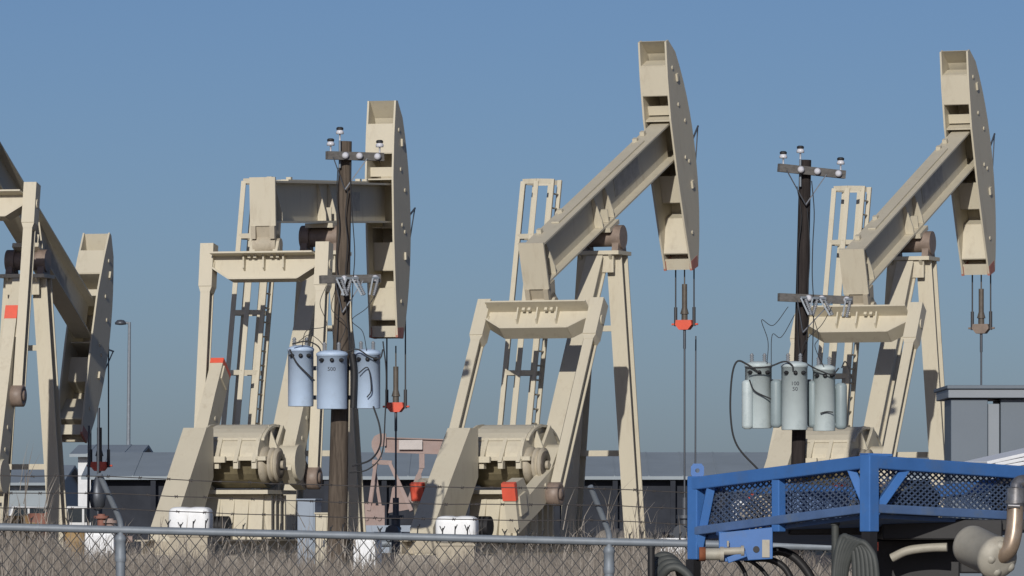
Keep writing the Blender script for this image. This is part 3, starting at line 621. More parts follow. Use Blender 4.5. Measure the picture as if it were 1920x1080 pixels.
# ---------------------------------------------------------------- weeds
def weeds():
    b = MB(); vs, fs, mi = [], [], []
    def blade(x, y, z, h, wd, lean, m):
        o = len(vs); a = random.uniform(-1, 1); cx, sx = math.cos(a)*wd/2, math.sin(a)*wd/2
        lx, ly = lean
        vs.extend([(x-cx, y-sx, z), (x+cx, y+sx, z), (x+cx*.7+lx*.35, y+sx*.7+ly*.35, z+h*.55), (x-cx*.7+lx*.35, y-sx*.7+ly*.35, z+h*.55), (x+lx, y+ly, z+h)])
        fs.extend([(o, o+1, o+2, o+3), (o+3, o+2, o+4)]); mi.extend([m, m])
    for i in range(26000):
        y = 50+50*random.random()**0.8
        x = random.uniform(-0.105, 0.105)*y
        pn = 0.5+0.5*math.sin(x*1.3+math.sin(y*.35)*2)*math.sin(y*.22+x*.4)
        if random.random() > 0.35+0.65*pn: continue
        z = ground_z(y)-0.05
        H = (0.50+0.38*pn)*(1.1 if y < 70 else 0.72)*random.uniform(0.6, 1.2)
        u = x/y*F+960; H *= 1.0+0.75*math.exp(-max(0, u-40)/110.0)+0.35*math.exp(-((u-1180)/130.0)**2)+0.2*math.sin(u*.021+y*.3)
        m = random.choice((0, 0, 1, 1, 2, 3))
        for k in range(4):
            blade(x+random.gauss(0, .09), y+random.gauss(0, .09), z, H*random.uniform(.6, 1.1), random.uniform(0.008, 0.020), (random.gauss(0, .14), random.gauss(0, .1)), m)
        if random.random() < 0.05:   # seed stalk with side twigs
            hh = H*random.uniform(1.2, 1.5); blade(x, y, z, hh, 0.014, (random.gauss(0, .1), 0), 3)
            for t in range(5): blade(x+random.gauss(0, .02), y, z+hh*random.uniform(.5, .85), hh*.25, 0.012, (random.gauss(0, .16), 0), random.choice((2, 3)))
    me = bpy.data.meshes.new('dry_weeds'); me.from_pydata(vs, [], fs)
    for c in ((0.225, 0.20, 0.175), (0.27, 0.24, 0.21), (0.32, 0.29, 0.255), (0.18, 0.16, 0.14)):
        me.materials.append(mat('dry_stalk', c, 0.9, var=0.2, scale=2, spec=0.1))
    me.polygons.foreach_set('material_index', mi); me.update()
    o = bpy.data.objects.new('dry_weeds', me); SC.collection.objects.link(o)
    tag(o, 'dry brown weeds and brush growing behind the chain link fence', 'weeds', kind='stuff')
weeds()

# ---------------------------------------------------------------- blue trailer basket, near the camera
TD = 27.0
root = empty('trailer', P(1630, 985, TD)*1.0); root.location.z = -0.12
tag(root, 'bright blue steel trailer basket with expanded metal sides and a tilted deck', 'trailer')
o0 = root.location.copy()
T = lambda px, py, d: P(px, py, d)-o0
dL, dR = TD+1.1, TD+1.0
C_t, C_b = T(1630, 866, TD), T(1630, 953, TD)          # near corner: top rail and lower rail centre lines
L_t, L_b = T(1306, 907, dL), T(1306, 996, dL)
R_t, R_b = T(2010, 893, dR), T(2010, 973, dR)
FL_t, FL_b = R_t+(L_t-C_t), R_b+(L_b-C_b)
fr = MB()
for A, B in ((L_t, C_t), (C_t, R_t), (R_t, FL_t), (FL_t, L_t)): fr.bar(A, B, 0.062, 0.066, (0, 0, 1))
fr.build('top_rail', M['blue'], root, bevel=0.006)
lr = MB()
for A, B in ((L_b, C_b), (C_b, R_b), (R_b, FL_b), (FL_b, L_b)): lr.bar(A, B, 0.042, 0.06, (0, 0, 1))
lr.build('lower_rail', M['bluedull'], root, bevel=0.005)
def vpost(p, top, bot, wdt, name='corner_post'):
    q = MB(); a = Vector((p.x, p.y, top)); b_ = Vector((p.x, p.y, bot)); q.bar(a, b_, wdt, wdt, (0.72, 0.69, 0)); return q.build(name, M['blue'], root, bevel=0.005)
zrel = lambda py, d: T(0, py, d).z
vpost(C_t, zrel(853, TD), zrel(997, TD), 0.066)
vpost(L_t, zrel(893, dL), zrel(1049, dL), 0.066)
vpost(R_t, R_t.z+0.03, R_t.z-0.36, 0.066); vpost(FL_t, FL_t.z+0.03, FL_t.z-0.4, 0.066)
m_t, m_b = L_t.lerp(C_t, 0.485), L_b.lerp(C_b, 0.485)
vpost(m_t, m_t.z+0.01, m_b.z-0.055, 0.05, 'mid_post')
n_l = (C_t-L_t).normalized(); n_r = (R_t-C_t).normalized()
for A, B in ((L_t+n_l*0.125, Vector((L_t.x, L_t.y, L_b.z-0.08))+n_l*0.02), (C_t-n_l*0.15, Vector((C_t.x, C_t.y, C_b.z-0.02))), (C_t+n_r*0.27, Vector((C_t.x, C_t.y, C_b.z-0.055)))):
    bc = MB(); bc.bar(A, B, 0.042, 0.042, (0, 1, 0.2)); bc.build('diagonal_brace', M['blue'], root, bevel=0.004)
cp = MB(); cp.bar(C_t+Vector((0, 0, 0.038))-n_l*0.04, C_t+Vector((0, 0, 0.038))+n_r*0.13, 0.08, 0.012, (0, 1, 0)); cp.build('corner_plate', M['blue'], root)
lug = MB(); lp = L_t+Vector((0, -0.02, 0.028))
ring = [(-0.028, 0), (0.036, 0), (0.036, 0.055), (0.028, 0.07), (-0.020, 0.07), (-0.028, 0.06)]
hole = [(0.004+0.011*math.cos(2*math.pi*i/12), 0.036+0.011*math.sin(2*math.pi*i/12)) for i in range(12)]
outer = []
for i in range(12):
    a = 2*math.pi*i/12; dx_, dz_ = math.cos(a), math.sin(a)
    t_ = min(((0.036-0.004)/dx_ if dx_ > 1e-6 else (-0.032)/dx_ if dx_ < -1e-6 else 9), ((0.07-0.036)/dz_ if dz_ > 1e-6 else (-0.036)/dz_ if dz_ < -1e-6 else 9))
    outer.append((0.004+dx_*t_, 0.036+dz_*t_))
vv = [lp+Vector((x, yy, z)) for yy in (0, 0.02) for (x, z) in hole+outer]
ff = []
for i in range(12):
    j = (i+1) % 12
    ff += [(i, j, 12+j, 12+i), (24+i, 36+i, 36+j, 24+j), (i, 24+i, 24+j, j), (12+i, 12+j, 36+j, 36+i)]
lug.add(vv, ff); lug.build('lifting_lug', M['blue'], root)
def expanded(A_t, B_t, A_b, B_b, nx, nz, back):
    m = MB(); q = lambda u, v: A_b.lerp(B_b, u).lerp(A_t.lerp(B_t, u), v)+back
    for i in range(nx):
        for j in range(nz):
            u0, u1, u2 = i/nx, (i+.5)/nx, (i+1)/nx; v0, v1, v2 = j/nz, (j+.5)/nz, (j+1)/nz
            for a, b in (((u0, v1), (u1, v2)), ((u1, v2), (u2, v1)), ((u2, v1), (u1, v0)), ((u1, v0), (u0, v1))):
                m.bar(q(*a), q(*b), 0.0062, 0.006, (0, 0, 1))
    return m.build('mesh_panel', M['mesh'], root)
bk = Vector((0.0, 0.045, 0))
expanded(L_t, C_t, L_b, C_b, 30, 8, bk)
expanded(C_t, R_t, C_b, R_b, 34, 8, bk)
expanded(R_t, FL_t, R_b, FL_b, 26, 6, Vector((0, -0.02, 0))); expanded(FL_t, L_t, FL_b, L_b, 26, 6, Vector((0, -0.02, 0)))
dk = MB(); dn = Vector((0, 0, -0.022))
quad = [L_b, C_b, R_b, FL_b]; cen = (L_b+C_b+R_b+FL_b)/4
vs = [cen+(p-cen)*0.965+dn for p in quad]+[cen+(p-cen)*0.965+dn*1.9 for p in quad]
dk.add(vs, [(0, 1, 2, 3), (7, 6, 5, 4)]+[(i, (i+1) % 4, 4+(i+1) % 4, 4+i) for i in range(4)]); dk.build('deck', M['bluedull'], root)
ch = MB()   # chassis and engine bay; the shade under the deck is put in as black
def under(px0, px1, py0, py1, d0, d1_):
    a, b = T(px0, py0, d0), T(px1, py1, d0); ch.box(a.x, b.x, d0-o0.y, d1_-o0.y, b.z, a.z)
under(1480, 1655, 966, 1003, TD+0.62, TD+0.75); under(1655, 1880, 974, 1012, TD+0.45, TD+1.2); under(1640, 1800, 1012, 1200, TD+0.75, TD+1.3)
under(1800, 1868, 1012, 1075, TD+0.75, TD+1.3); under(1862, 2000, 974, 996, TD+0.5, TD+0.9)
ch.build('chassis', M['chassis'], root, bevel=0.008)
sh = MB(); a = T(1672, 1048, TD+0.5); sh.tube(curve_pts([T(1672, 1046, TD+.55), T(1700, 1033, TD+.53), T(1740, 1027, TD+.52), T(1776, 1026, TD+.5)], 5), 0.022, 10); sh.build('axle_tube', M['muff'], root)
lgt = MB(); q = T(1641, 1021, TD+0.05); lgt.box(q.x-.012, q.x+.014, q.y, q.y+.03, q.z-.03, q.z+.012); lgt.build('red_marker_light', M['red'], root)
for A in (T(1630, 997, TD), T(1300, 1049, dL)):
    lg = MB(); lg.bar(A, Vector((A.x, A.y, 0.0)), 0.052, 0.052, (0.7, 0.7, 0)); lg.build('support_leg', M['chassis'], root)
for A in (R_b, FL_b):
    lg = MB(); lg.bar(A+Vector((0, 0, -0.3)), Vector((A.x, A.y, 0.0)), 0.052, 0.052, (0.7, 0.7, 0)); lg.build('support_leg', M['chassis'], root)
# hitch bracket with pins under the left side
hb = MB(); hd = TD+0.55; a, b = T(1348, 993, hd), T(1449, 1054, hd)
hb.prism([(a.x, a.z-0.015), (b.x, a.z+0.012), (b.x, b.z+0.015), (a.x, b.z)], hd-o0.y, hd-o0.y+0.03, 'y')
hb.box(a.x, b.x, hd-o0.y+0.03, hd-o0.y+0.45, a.z-0.03, a.z-0.01); hb.box(b.x-0.03, b.x, hd-o0.y+0.03, hd-o0.y+0.25, b.z+0.015, a.z-0.03)
q = T(1375, 1046, hd); hb.bar(q+Vector((-.03, -.03, -.012)), q+Vector((.06, -.03, .02)), 0.03, 0.03, (0, 1, 0))
ho = hb.build('hitch_bracket', M['blue'], root, bevel=0.004)
pn = MB(); pn.cyl(T(1315, 1039, hd-.02), T(1352, 1039, hd-.02), 0.029, n=16); pn.cyl(T(1350, 1039, hd-.02), T(1357, 1039, hd-.02), 0.036, n=16); pn.cyl(T(1357, 1034, hd-.035), T(1390, 1033, hd-.035), 0.019, n=12); pn.cyl(T(1389, 1033, hd-.035), T(1395, 1033, hd-.035), 0.026, n=12)
pn.cyl(T(1365, 1025, hd-.03), T(1365, 1014, hd-.03), 0.006, n=8); pn.build('hitch_pin', M['muff'], ho)
rp = MB(); rp.lathe([(0.034, 0), (0.034, 0.03), (0.024, 0.03), (0.024, 0.0)], 16, (1, 0, 0), T(1311, 1039, hd-.02)); rp.build('rusty_pipe_end', M['rust'], ho)
hl = MB(); hl.cyl(T(1418, 1030, hd-.004), T(1418, 1030, hd+.0), 0.016, n=14); hl.build('bracket_hole', M['chassis'], ho)
pl = MB(); a, b = T(1429, 1012, hd-.006), T(1443, 1045, hd-.006); pl.box(a.x, b.x, a.y, a.y+.006, b.z, a.z); pl.build('reflector', M['muff'], ho)

# cargo on the deck
def on_deck(u, v): return L_b+(C_b-L_b)*u+(FL_b-L_b)*v+o0
q = on_deck(0.50, 0.16)
r_ = empty('tool_box', q); tag(r_, 'dull blue steel box lying on the trailer deck behind the mesh', 'tool box')
b = MB(); b.box(-0.16, 0.16, -0.1, 0.12, 0, 0.12); b.build('body', M['bluedull'], r_, bevel=0.008)
b = MB(); b.box(-0.165, 0.165, -0.105, 0.125, 0.12, 0.145); b.build('lid', M['bluedull'], r_, bevel=0.008)
q = on_deck(0.30, 0.12); b = MB()
b.lathe([(0.02, 0), (0.10, 0.01), (0.13, 0.05), (0.12, 0.09), (0.07, 0.13), (0.02, 0.145)], 14, base=(0, 0, 0))
o = b.build('sandbag', M['concrete'], None, q); o.scale = (1.3, 0.8, 1); tag(o, 'grey sack slumped on the left end of the trailer deck', 'sack')
q = on_deck(0.70, 0.40); b = MB(); pts = []
for i in range(90):
    a = i*0.42; rr = 0.125+0.010*math.sin(i*1.9); pts.append(Vector((rr*1.4*math.cos(a), rr*math.sin(a), 0.02+i*0.0014)))
b.tube(pts, 0.02, 8); o = b.build('hose_coil', M['hose'], None, q); tag(o, 'dark green grey hose coil lying flat on the trailer deck behind the right mesh', 'hose coil')
r_ = empty('panel_stack', T(1905, 868, TD+1.15)+o0); r_.rotation_euler = (0, R(-9), R(20))
tag(r_, 'fanned stack of white plastic slats on top of the blue trailer at the right edge', 'slats')
for i in range(5):
    b = MB(); b.box(-0.17-0.012*i+0.03*(i % 2), 0.5, -0.15, 0.15, -0.05+i*0.021, -0.033+i*0.021)
    o = b.build('slat', M['white'], r_, bevel=0.003); o.rotation_euler = (0, R(-1.2*i+2), 0)

b = MB(); c = P(1893, 934, TD+1.0); b.lathe([(0.02, 0), (0.09, 0), (0.105, 0.015), (0.105, 0.06), (0.09, 0.075), (0.02, 0.075)], 28, (0.2, -1, 0.1), c)
tag(b.build('fan_housing', M['chassis']), 'black round fan housing behind the right mesh of the trailer', 'fan')
b = MB(); b.lathe([(0.02, 0), (0.06, 0.005), (0.065, 0.03), (0.065, 0.11), (0.035, 0.14), (0.022, 0.15), (0.022, 0.17), (0.005, 0.172)], 18)
tag(b.build('plastic_jug', M['white'], None, on_deck(0.16, 0.10)), 'white plastic jug standing on the left end of the trailer deck', 'jug')
# exhaust in front of the right side
r_ = empty('exhaust_muffler', P(1845, 1035, TD-0.35)); tag(r_, 'pale grey muffler with a heat browned elbow pipe beside the trailer', 'muffler')
e0 = r_.location.copy(); E = lambda px, py, d: P(px, py, d)-e0
md = TD-0.35; axis = (E(1878, 1050, md-0.13)-E(1815, 1020, md+0.10)); ln = axis.length
b = MB(); b.lathe([(0.03, -0.02), (0.07, -0.015), (0.092, 0.01), (0.096, 0.03), (0.096, ln-0.06), (0.101, ln-0.055), (0.101, ln-0.03), (0.096, ln-0.025), (0.085, ln), (0.05, ln+0.012), (0.04, ln+0.012)], 30, axis, E(1815, 1020, md+0.10))
b.build('muffler_body', M['muff'], r_)
b = MB(); c1 = E(1872, 1045, md-0.10); an = axis.normalized()
for k in range(5):
    a = k*1.2566; u = an.cross(Vector((0, 0, 1))).normalized(); v = an.cross(u); ctr = c1+(u*math.cos(a)+v*math.sin(a))*0.062
    b.lathe([(0.005, -0.01), (0.026, 0.0), (0.028, 0.03), (0.018, 0.045), (0.004, 0.05)], 12, an, ctr)
b.build('end_cap_lobes', M['muff'], r_)
b = MB(); pts = curve_pts([E(1868, 1043, md-0.09), E(1880, 1040, md-0.13), E(1893, 1027, md-0.15), E(1900, 1003, md-0.15), E(1903, 975, md-0.14), E(1904, 945, md-0.13)], 6)
b.tube(pts, 0.0395, 18); b.build('elbow_pipe', M['exh'], r_)
b = MB(); b.cyl(E(1904, 948, md-0.13), E(1905, 915, md-0.13), 0.043, n=18); b.cyl(E(1890, 948, md-0.17), E(1912, 949, md-0.17), 0.012, n=8); b.cyl(E(1904, 944, md-.13), E(1904, 938, md-.13), 0.051, n=18)
b.tube(curve_pts([E(1905, 918, md-.13), E(1907, 908, md-.12), E(1918, 902, md-.1), E(1950, 902, md)], 4), 0.030, 14)
b.build('pipe_clamp', M['clampsteel'], r_)
b = MB(); b.bar(E(1850, 1062, md), E(1850, 1250, md), 0.04, 0.02, (1, 0, 0)); b.build('hanger_strap', M['galv'], r_)

# hoses and poles beneath the trailer
def hose(pts, d, r, label, m, grp=None, dys=None, name='hose'):
    return cable(pts, d, r, label, m, name, 'hose', grp, dys)
hose([(1420, 1045), (1460, 1034), (1495, 1050), (1525, 1095), (1535, 1170)], TD+0.9, 0.022, 'thick black hose curving down from the blue bracket, outermost loop', 'hose_dk')
hose([(1405, 1048), (1445, 1050), (1478, 1075), (1500, 1150)], TD+0.8, 0.017, 'black hose curving down from the blue bracket, inside the thick one', 'hose_dk')
hose([(1395, 1050), (1412, 1055), (1440, 1085), (1455, 1150)], TD+0.72, 0.010, 'thin black hose under the middle of the blue bracket', 'hose_dk')
hose([(1372, 1048), (1385, 1055), (1400, 1085), (1408, 1150)], TD+0.7, 0.010, 'thin black hose under the left end of the blue bracket', 'hose_dk')
r_ = empty('hose_bundle', P(1605, 1100, TD-0.1)); tag(r_, 'bundle of grey hose loops hung under the near corner of the trailer', 'hose bundle'); b0 = r_.location.copy()
for k in range(6):
    b = MB(); x = k*9.5
    b.tube(curve_pts([P(1562+x*.35, 1150, TD-.02+.012*k)-b0, P(1566+x*.45, 1060, TD-.02)-b0, P(1578+x*.7, 1010+k*1.5, TD-.02-.01*k)-b0, P(1592+x*.85, 1012+k*4, TD-.04-.01*k)-b0, P(1602+x*.85, 1045+k*4, TD-.05-.012*k)-b0, P(1606+x*.85, 1160, TD-.05-.012*k)-b0], 6), 0.0155, 10); b.build('hose_loop', M['hose'], r_)
b = MB(); b.cyl(P(1566, 978, TD+.3), P(1566, 1200, TD+.3), 0.018, n=14); b.cyl(P(1566, 985, TD+.3), P(1566, 980, TD+.3), 0.022, n=14)
tag(b.build('standpipe', M['hose']), 'dark grey upright pipe under the trailer beside the hose bundle', 'pipe')
r_ = empty('hose_coil', P(1255, 1090, TD+.3)); tag(r_, 'grey green hose coil standing left of the trailer below the fence rail', 'hose coil'); b0 = r_.location.copy()
for k in range(4):
    b = MB(); b.tube(curve_pts([P(1228-k*3, 1140, TD+.3)-b0, P(1227+k*5, 1060+k*6, TD+.28-.03*k)-b0, P(1244+k*7, 1042+k*7, TD+.26-.03*k)-b0, P(1268+k*7, 1056+k*7, TD+.25-.03*k)-b0, P(1282+k*6, 1100, TD+.24-.03*k)-b0], 6), 0.021, 10); b.build('hose_loop', M['hose'], r_)
b = MB(); b.cyl(P(1221, 1025, TD+.1), P(1221, 1330, TD+.1), 0.017, n=14); b.cyl(P(1221, 1028, TD+.1), P(1221, 1024, TD+.1), 0.019, n=14)
tag(b.build('bollard_pipe', M['chassis']), 'black upright pipe left of the grey hose coil', 'pipe')

# ---------------------------------------------------------------- grey metal building at the right edge
BD = 33.0
r_ = empty('metal_building', P(2000, 985, BD)); r_.location.z = ground_z(BD); tag(r_, 'grey metal clad building with a light eave at the right edge', 'building'); b0 = r_.location.copy()
B_ = lambda px, py, d: P(px, py, d)-b0
def slab(name, px0, px1, py0, py1, d0, d1_, m, par=r_, bevel=0.004):
    a, c = B_(px0, py0, d0), B_(px1, py1, d0); q = MB(); q.box(a.x, c.x, d0-b0.y, d1_-b0.y, c.z, a.z); return q.build(name, m, par, bevel=bevel)
slab('wall', 1876, 2500, 748, 1500, BD+0.03, BD+0.56, M['greywall'])
slab('bay', 1783, 1852, 748, 1500, BD, BD+0.5, M['greywall'])
slab('lit_corner_strip', 1852.5, 1874, 757, 1500, BD+0.02, BD+0.5, M['eave_lit_grey'])  # lighter grey puts the sun on this face into its colour
slab('eave', 1778, 2500, 729, 746, BD-0.04, BD+0.9, M['eave_lit_grey'])
slab('roof', 1776, 2500, 722, 729, BD-0.06, BD+1.0, M['greywall'])
slab('side_wall', 1783, 1800, 748, 1500, BD+0.502, BD+0.9, M['greywall'])

# ---------------------------------------------------------------- things standing among the pump jacks
def cabinet(px0, px1, py0, d, m, label, name='electrical_cabinet', cat='cabinet', dep=0.5, grp=None, door=True):
    c = P((px0+px1)/2, py0, d); gz_ = ground_z(d); wd = (px1-px0)/F*d; h = c.z-gz_
    r = empty(name, (c.x, d, gz_), R(-12)); tag(r, label, cat, grp)
    b = MB(); b.box(-wd/2, wd/2, 0, dep, 0, h); b.box(-wd/2-.02, wd/2+.02, -.03, dep+.02, h, h+.03); b.build('body', m, r, bevel=0.01)
    if door:
        b = MB(); b.box(-wd/2+.03, wd/2-.03, -0.02, -0.002, h*.08, h-.05); do = b.build('door', m, r, bevel=0.005)
        b = MB(); b.box(wd/2-.09, wd/2-.06, -0.05, -0.022, h*.5, h*.5+.12); b.build('handle', M['rod'], do)
    return r
GW = 'white electrical cabinets in the weeds'
cabinet(157, 214, 998, 100, M['white'], 'white cabinet standing in the weeds left of the leftmost fence post', grp=GW)
cabinet(662, 704, 1010, 100, M['white'], 'white cabinet standing in the weeds right of the brown utility pole', grp=GW)
cabinet(557, 591, 938, 108, M['cabinet'], 'blue grey control cabinet between the level pump jack and the brown pole')
cabinet(591, 616, 964, 107, M['tan'], 'small tan metal box beside the foot of the brown pole', name='metal_box', cat='box')
cabinet(1238, 1284, 1012, 101, M['white'], 'white cabinet low behind the fence, left of the blue trailer post', grp=GW)
def poly_tank(px0, px1, py0, d, label):
    c = P((px0+px1)/2, py0, d); gz_ = ground_z(d); wd = (px1-px0)/F*d; h = c.z-gz_
    r = empty('plastic_tank', (c.x, d, gz_), R(-8)); tag(r, label, 'tank', 'white plastic tanks beside the pump jacks')
    st = MB(); hb_ = h-0.52
    st.box(-wd*.46, wd*.46, 0.03, 0.5, 0, hb_-.05); st.box(-wd*.5, wd*.5, 0, 0.53, hb_-.05, hb_); st.build('stand', M['tan_dirty'], r)
    b = MB(); 
    def sup(c, e): return math.copysign(abs(c)**e, c)
    nu, nv = 40, 20; vs = []; fs = []
    for j in range(nv+1):
        ph = -math.pi/2+math.pi*j/nv
        for i in range(nu):
            t = 2*math.pi*i/nu; x = sup(math.cos(ph), .35)*sup(math.cos(t), .35); k_ = 1-0.07*math.exp(-(x/0.05)**2)
            vs.append((x*wd/2, 0.28+k_*0.28*sup(math.cos(ph), .35)*sup(math.sin(t), .35), (h+hb_)/2+k_*(h-hb_)/2*sup(math.sin(ph), .35)))
    fs = [(j*nu+i, j*nu+(i+1) % nu, (j+1)*nu+(i+1) % nu, (j+1)*nu+i) for j in range(nv) for i in range(nu)]
    b.add(vs, fs, True); b.build('tank', M['white'], r)
    pass
poly_tank(313, 392, 950, 109, 'white plastic tank with rounded corners in front of the level pump jack')
poly_tank(814, 892, 967, 109, 'white plastic tank with rounded corners in front of the raised pump jack')

# ---------------------------------------------------------------- far background
def gable_shed(px0, px1, eave_py, ridge_py, d, depth, wall, roof, label, base_dark=True, name='shed', posts=0):
    x0, x1 = (px0-960)/F*d, (px1-960)/F*d; ez = ZC+(HY-eave_py)/F*d; rz = ZC+(HY-ridge_py)/F*(d+depth/2)
    gz_ = 0.55; r = empty(name, ((x0+x1)/2, d, gz_)); tag(r, label, 'shed'); hw = (x1-x0)/2
    b = MB(); b.box(-hw+.3, hw-.3, 0.6, depth-.6, 0, ez-gz_); b.prism([(0.6, ez-gz_), (depth-.6, ez-gz_), (depth/2, rz-gz_-.1)], -hw+.3, hw-.3); b.build('wall', wall, r)
    b = MB(); e, z = ez-gz_, rz-gz_
    b.prism([(0, e), (depth/2, z), (depth, e), (depth, e-.12), (depth/2, z-.12), (0, e-.12)], -hw, hw)
    k = int(hw*2/1.2)
    for i in range(k):
        x = -hw+(i+.5)*hw*2/k; b.bar((x, 0.02, e+.01), (x, depth/2, z+.01), 0.05, 0.03)
    b.build('roof', roof, r)
    if posts:
        for i in range(posts):
            x = -hw+.5+i*(2*hw-1)/(posts-1); b = MB(); b.box(x-.09, x+.09, 0.1, 0.28, 0, e-.1); b.build('post', M['darkwall'], r)
    return r
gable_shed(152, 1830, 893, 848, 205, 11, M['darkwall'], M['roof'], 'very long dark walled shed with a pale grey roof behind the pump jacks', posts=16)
gable_shed(130, 264, 851, 834, 228, 10, M['whitepaint'], M['roof'], 'white walled shed with a grey roof at far left')
gable_shed(-260, 118, 905, 872, 250, 14, M['roof'], M['roof'], 'low grey blue shed far behind the leftmost pump jack')

def street_lamp(px, py_top, d, label):
    t = P(px, py_top, d); gz_ = 0.55; r = empty('street_lamp', (t.x, d, gz_)); tag(r, label, 'street lamp')
    h = t.z-gz_; b = MB(); b.cyl((0, 0, 0), (0.08, 0, h), 0.10, 0.06, n=10); b.build('pole', M['galv'], r)
    b = MB(); b.cyl((0.08, 0, h-.05), (-0.22, 0, h), 0.05, n=8); b.build('arm', M['galv'], r)
    b = MB(); b.lathe([(0.05, -.12), (0.22, -.10), (0.24, -.02), (0.14, .08), (0.02, .10)], 12, base=(-0.28, 0, h)); b.build('lamp_head', M['rod'], r)
street_lamp(239, 604, 235, 'tall grey lamp post with a single head against the sky, left')

def pipe_mast(px, py0, d, label, r=0.035, blob=None, m='rod'):
    t = P(px, py0, d); gz_ = ground_z(d); rt = empty('thin_mast', (t.x, d, gz_)); tag(rt, label, 'mast')
    b = MB(); b.cyl((0, 0, 0), (0.02, 0, t.z-gz_), r, r*.7, n=8); b.build('rod', M[m], rt)
    if blob:
        b = MB(); z = ZC+(HY-blob)/F*d-gz_; b.lathe([(0.05, -.35), (0.16, -.25), (0.19, 0), (0.12, .25), (0.05, .4)], 10, base=(0, 0, z)); b.build('weight', M['rod'], rt)
pipe_mast(183, 765, 128, 'thin dark rod with a bluish float near its foot, right of the lowered head', blob=928)
pipe_mast(165, 798, 128, 'thin dark rod nearest the lowered pump jack head')
pipe_mast(1303, 630, 126, 'thin dark rod rising just left of the blue trailer', 0.022)

# small faded pump jack
def small_jack():
    d = 150.0; c = P(745, 985, d); r = empty('small_pump_jack', (c.x, d, 0.58)); tag(r, 'small faded pink pump jack far behind, between the level jack and the raised one', 'pump jack')
    q = lambda px, py, y=0: Vector(((px-745)/F*d, y, ZC+(HY-py)/F*d-0.58))
    b = MB(); b.hbeam(q(722, 834), q(838, 838), 0.22, 0.40, 0.03, 0.06, (0, 1, 0)); b.build('walking_beam', M['pink'], r)
    b = MB(); pts = [(724, 813), (712, 813), (702, 818), (697, 828), (697, 838), (703, 852), (709, 862), (716, 860), (714, 848), (712, 838), (724, 836)]
    b.prism([(q(x, y).x, q(x, y).z) for x, y in pts], -0.16, 0.16, 'y'); b.build('horse_head', M['pink'], r)
    b = MB(); a, e = q(748, 825), q(792, 843); b.box(a.x, e.x, -0.16, -0.14, e.z, a.z); b.build('sign_panel', M['pinkwhite'], r)
    for xa, xb in ((738, 772), (728, 692)):
        for y in (-.5, .5):
            b = MB(); b.bar(q(730 if xb > 730 else 705, 866, y*.4), q(xb, 958, y), 0.09, 0.09, (0, 1, 0)); b.build('leg', M['pink'], r)
    b = MB(); b.bar(q(700, 866), q(714, 955), 0.10, 0.08, (0, 1, 0)); b.bar(q(698, 866), q(735, 868), 0.2, 0.12, (0, 1, 0)); b.build('support_frame', M['pink'], r)
    b = MB(); b.bar(q(791, 848), q(791, 878), 0.2, 0.14, (0, 1, 0)); b.bar(q(791, 876), q(770, 930), 0.14, 0.1, (0, 1, 0)); b.build('pitman', M['pink'], r)
    b = MB(); b.prism([(q(x, y).x, q(x, y).z) for x, y in ((765, 935), (781, 890), (790, 888), (792, 905), (775, 945))], -0.5, -0.3, 'y'); ck = b.build('crank', M['pink'], r)
    b = MB(); b.prism([(q(x, y).x, q(x, y).z) for x, y in ((728, 962), (736, 915), (746, 905), (760, 935), (768, 955))], -0.25, 0.25, 'y'); b.build('gear_reducer', M['pink'], r)
    b = MB(); a, e = q(664, 948), q(722, 985); b.box(a.x, e.x, -0.5, 0.5, e.z, a.z); a, e = q(672, 943), q(705, 950); b.box(a.x, e.x, -0.4, 0.4, e.z, a.z)
    for px in (676, 688, 712): p_ = q(px, 972, -0.5); b.cyl(p_, p_+Vector((0, -.05, 0)), 0.06, n=8)
    b.build('engine', M['pink'], r)
    b = MB(); a, e = q(655, 985), q(800, 996); b.box(a.x, e.x, -0.6, 0.6, 0, a.z); b.build('skid', M['cabinet'], r)
small_jack()

# parked vehicles far off
def pickup(px, d, rz, m, label, sc=1.0):
    c = P(px, 985, d); r = empty('pickup_truck', (c.x, d, 0.56), R(rz)); tag(r, label, 'pickup truck', 'white pickups parked far off'); r.scale = (sc,)*3
    b = MB(); b.prism([(-2.7, .45), (2.6, .45), (2.65, .85), (2.5, 1.05), (1.3, 1.12), (0.75, 1.72), (-0.65, 1.76), (-0.85, 1.1), (-2.7, 1.08)], -0.92, 0.92, 'y')
    b.build('body', m, r, bevel=0.06)
    for sy in (-1, 1):
        b = MB(); b.prism([(1.15, 1.15), (0.68, 1.65), (0.0, 1.67), (0.0, 1.15)], sy*0.925-.004, sy*0.925+.004, 'y'); b.prism([(-0.08, 1.15), (-0.08, 1.67), (-0.6, 1.68), (-0.72, 1.15)], sy*0.925-.004, sy*0.925+.004, 'y'); b.build('side_window', M['glass'], r)
        for x in (-1.75, 1.65):
            b = MB(); b.lathe([(0.2, 0), (0.36, .02), (0.38, .12), (0.36, .22), (0.2, .24)], 16, (0, sy, 0), (x, sy*0.72, 0.38)); wh = b.build('wheel', M['tyre'], r)
            b = MB(); b.cyl((x, sy*.95, .38), (x, sy*.965, .38), .2, n=12); b.build('rim', M['galv'], wh)
    return r
pickup(48, 215, 14, M['whitepaint'], 'white pickup far off, seen left of the leftmost pump jack leg')
pickup(158, 215, 4, M['whitepaint'], 'white pickup far off below the white shed at left')

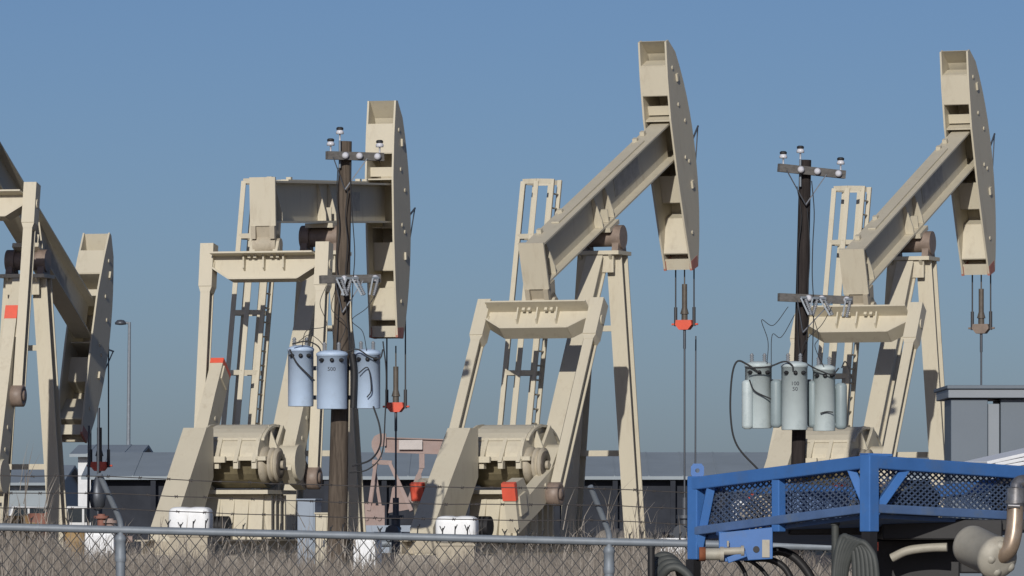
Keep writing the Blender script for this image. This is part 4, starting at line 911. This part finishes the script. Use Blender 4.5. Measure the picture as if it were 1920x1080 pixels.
def drum(px, d, m, label, h=0.9):
    c = P(px, 985, d); r = empty('drum', (c.x, d, ground_z(d))); tag(r, label, 'drum', 'drums by the left pump jack')
    b = MB(); b.lathe([(0.28, 0), (0.29, .02), (0.28, .04), (0.28, h*.33), (0.295, h*.35), (0.28, h*.37), (0.28, h*.66), (0.295, h*.68), (0.28, h*.7), (0.28, h-.02), (0.29, h)], 18); b.build('body', m, r)
    b = MB(); b.cyl((0, 0, h-.001), (0, 0, h+.012), 0.26, n=18); b.cyl((.14, 0, h+.012), (.14, 0, h+.035), .035, n=8); b.build('lid', m, r)
def valve_stack(px, d, m, label, hh):
    c = P(px, 985, d); r = empty('valve_stack', (c.x, d, ground_z(d))); tag(r, label, 'valve')
    b = MB(); b.cyl((0, 0, 0), (0, 0, hh), 0.09, n=12)
    for z in (.3, .65, hh-.1): b.cyl((0, 0, z), (0, 0, z+.06), 0.17, n=14)
    b.cyl((-.5, 0, hh*.6), (.5, 0, hh*.6), 0.08, n=12); b.build('pipe_body', m, r)
    b = MB(); b.lathe([(0.16, 0), (0.19, .02), (0.16, .04)], 16, (0, -1, 0.2), (0.2, -.2, hh*.6)); b.cyl((0.2, 0, hh*.6), (0.2, -.22, hh*.6+.03), .03, n=8); b.build('hand_wheel', M['brownred'], r)
for px, m, lab, h in ((66, 'ochre', 'ochre drum left of the leftmost pump jack leg', 1.05), (76, 'brownred', 'reddish brown drum left of the leftmost pump jack leg', 1.25), (140, 'ochre', 'ochre drum just right of the leftmost pump jack leg', 0.95), (34, 'ochre', 'ochre drum nearest the left edge', 1.2)):
    drum(px, 126, M[m], lab, h)
for px, m, lab, h in ((190, 'brownred', 'reddish valve stack below the lowered pump jack head', 1.25), (165, 'brownred', 'dark red valve stack beside the ochre drum', 1.0), (206, 'pink', 'pinkish valve stack right of the lowered pump jack head', 1.15), (738, 'galv', 'grey valve stack under the level pump jack head', 1.0)):
    valve_stack(px, 127, M[m], lab, h)
# pale spoil heap behind the front leg
b = MB(); n = 22; c = P(1150, 985, 135); vs = [(0, 0, 1.0)]; fs = []
for k, (rr, zz) in enumerate(((0.3, .85), (0.7, .45), (1.1, 0.0))):
    for i in range(n):
        a = 2*math.pi*i/n; j = 1+random.uniform(-.12, .12); vs.append((rr*j*math.cos(a), rr*j*math.sin(a), zz*random.uniform(.9, 1.1)))
fs += [(0, 1+i, 1+(i+1) % n) for i in range(n)]
for k in range(2): fs += [(1+k*n+i, 1+(k+1)*n+i, 1+(k+1)*n+(i+1) % n, 1+k*n+(i+1) % n) for i in range(n)]
b.add(vs, fs, True); o = b.build('gravel_heap', M['concrete'], None, (c.x, 135, 0.56)); tag(o, 'pale heap of gravel behind the foot of the raised pump jack', 'gravel heap')
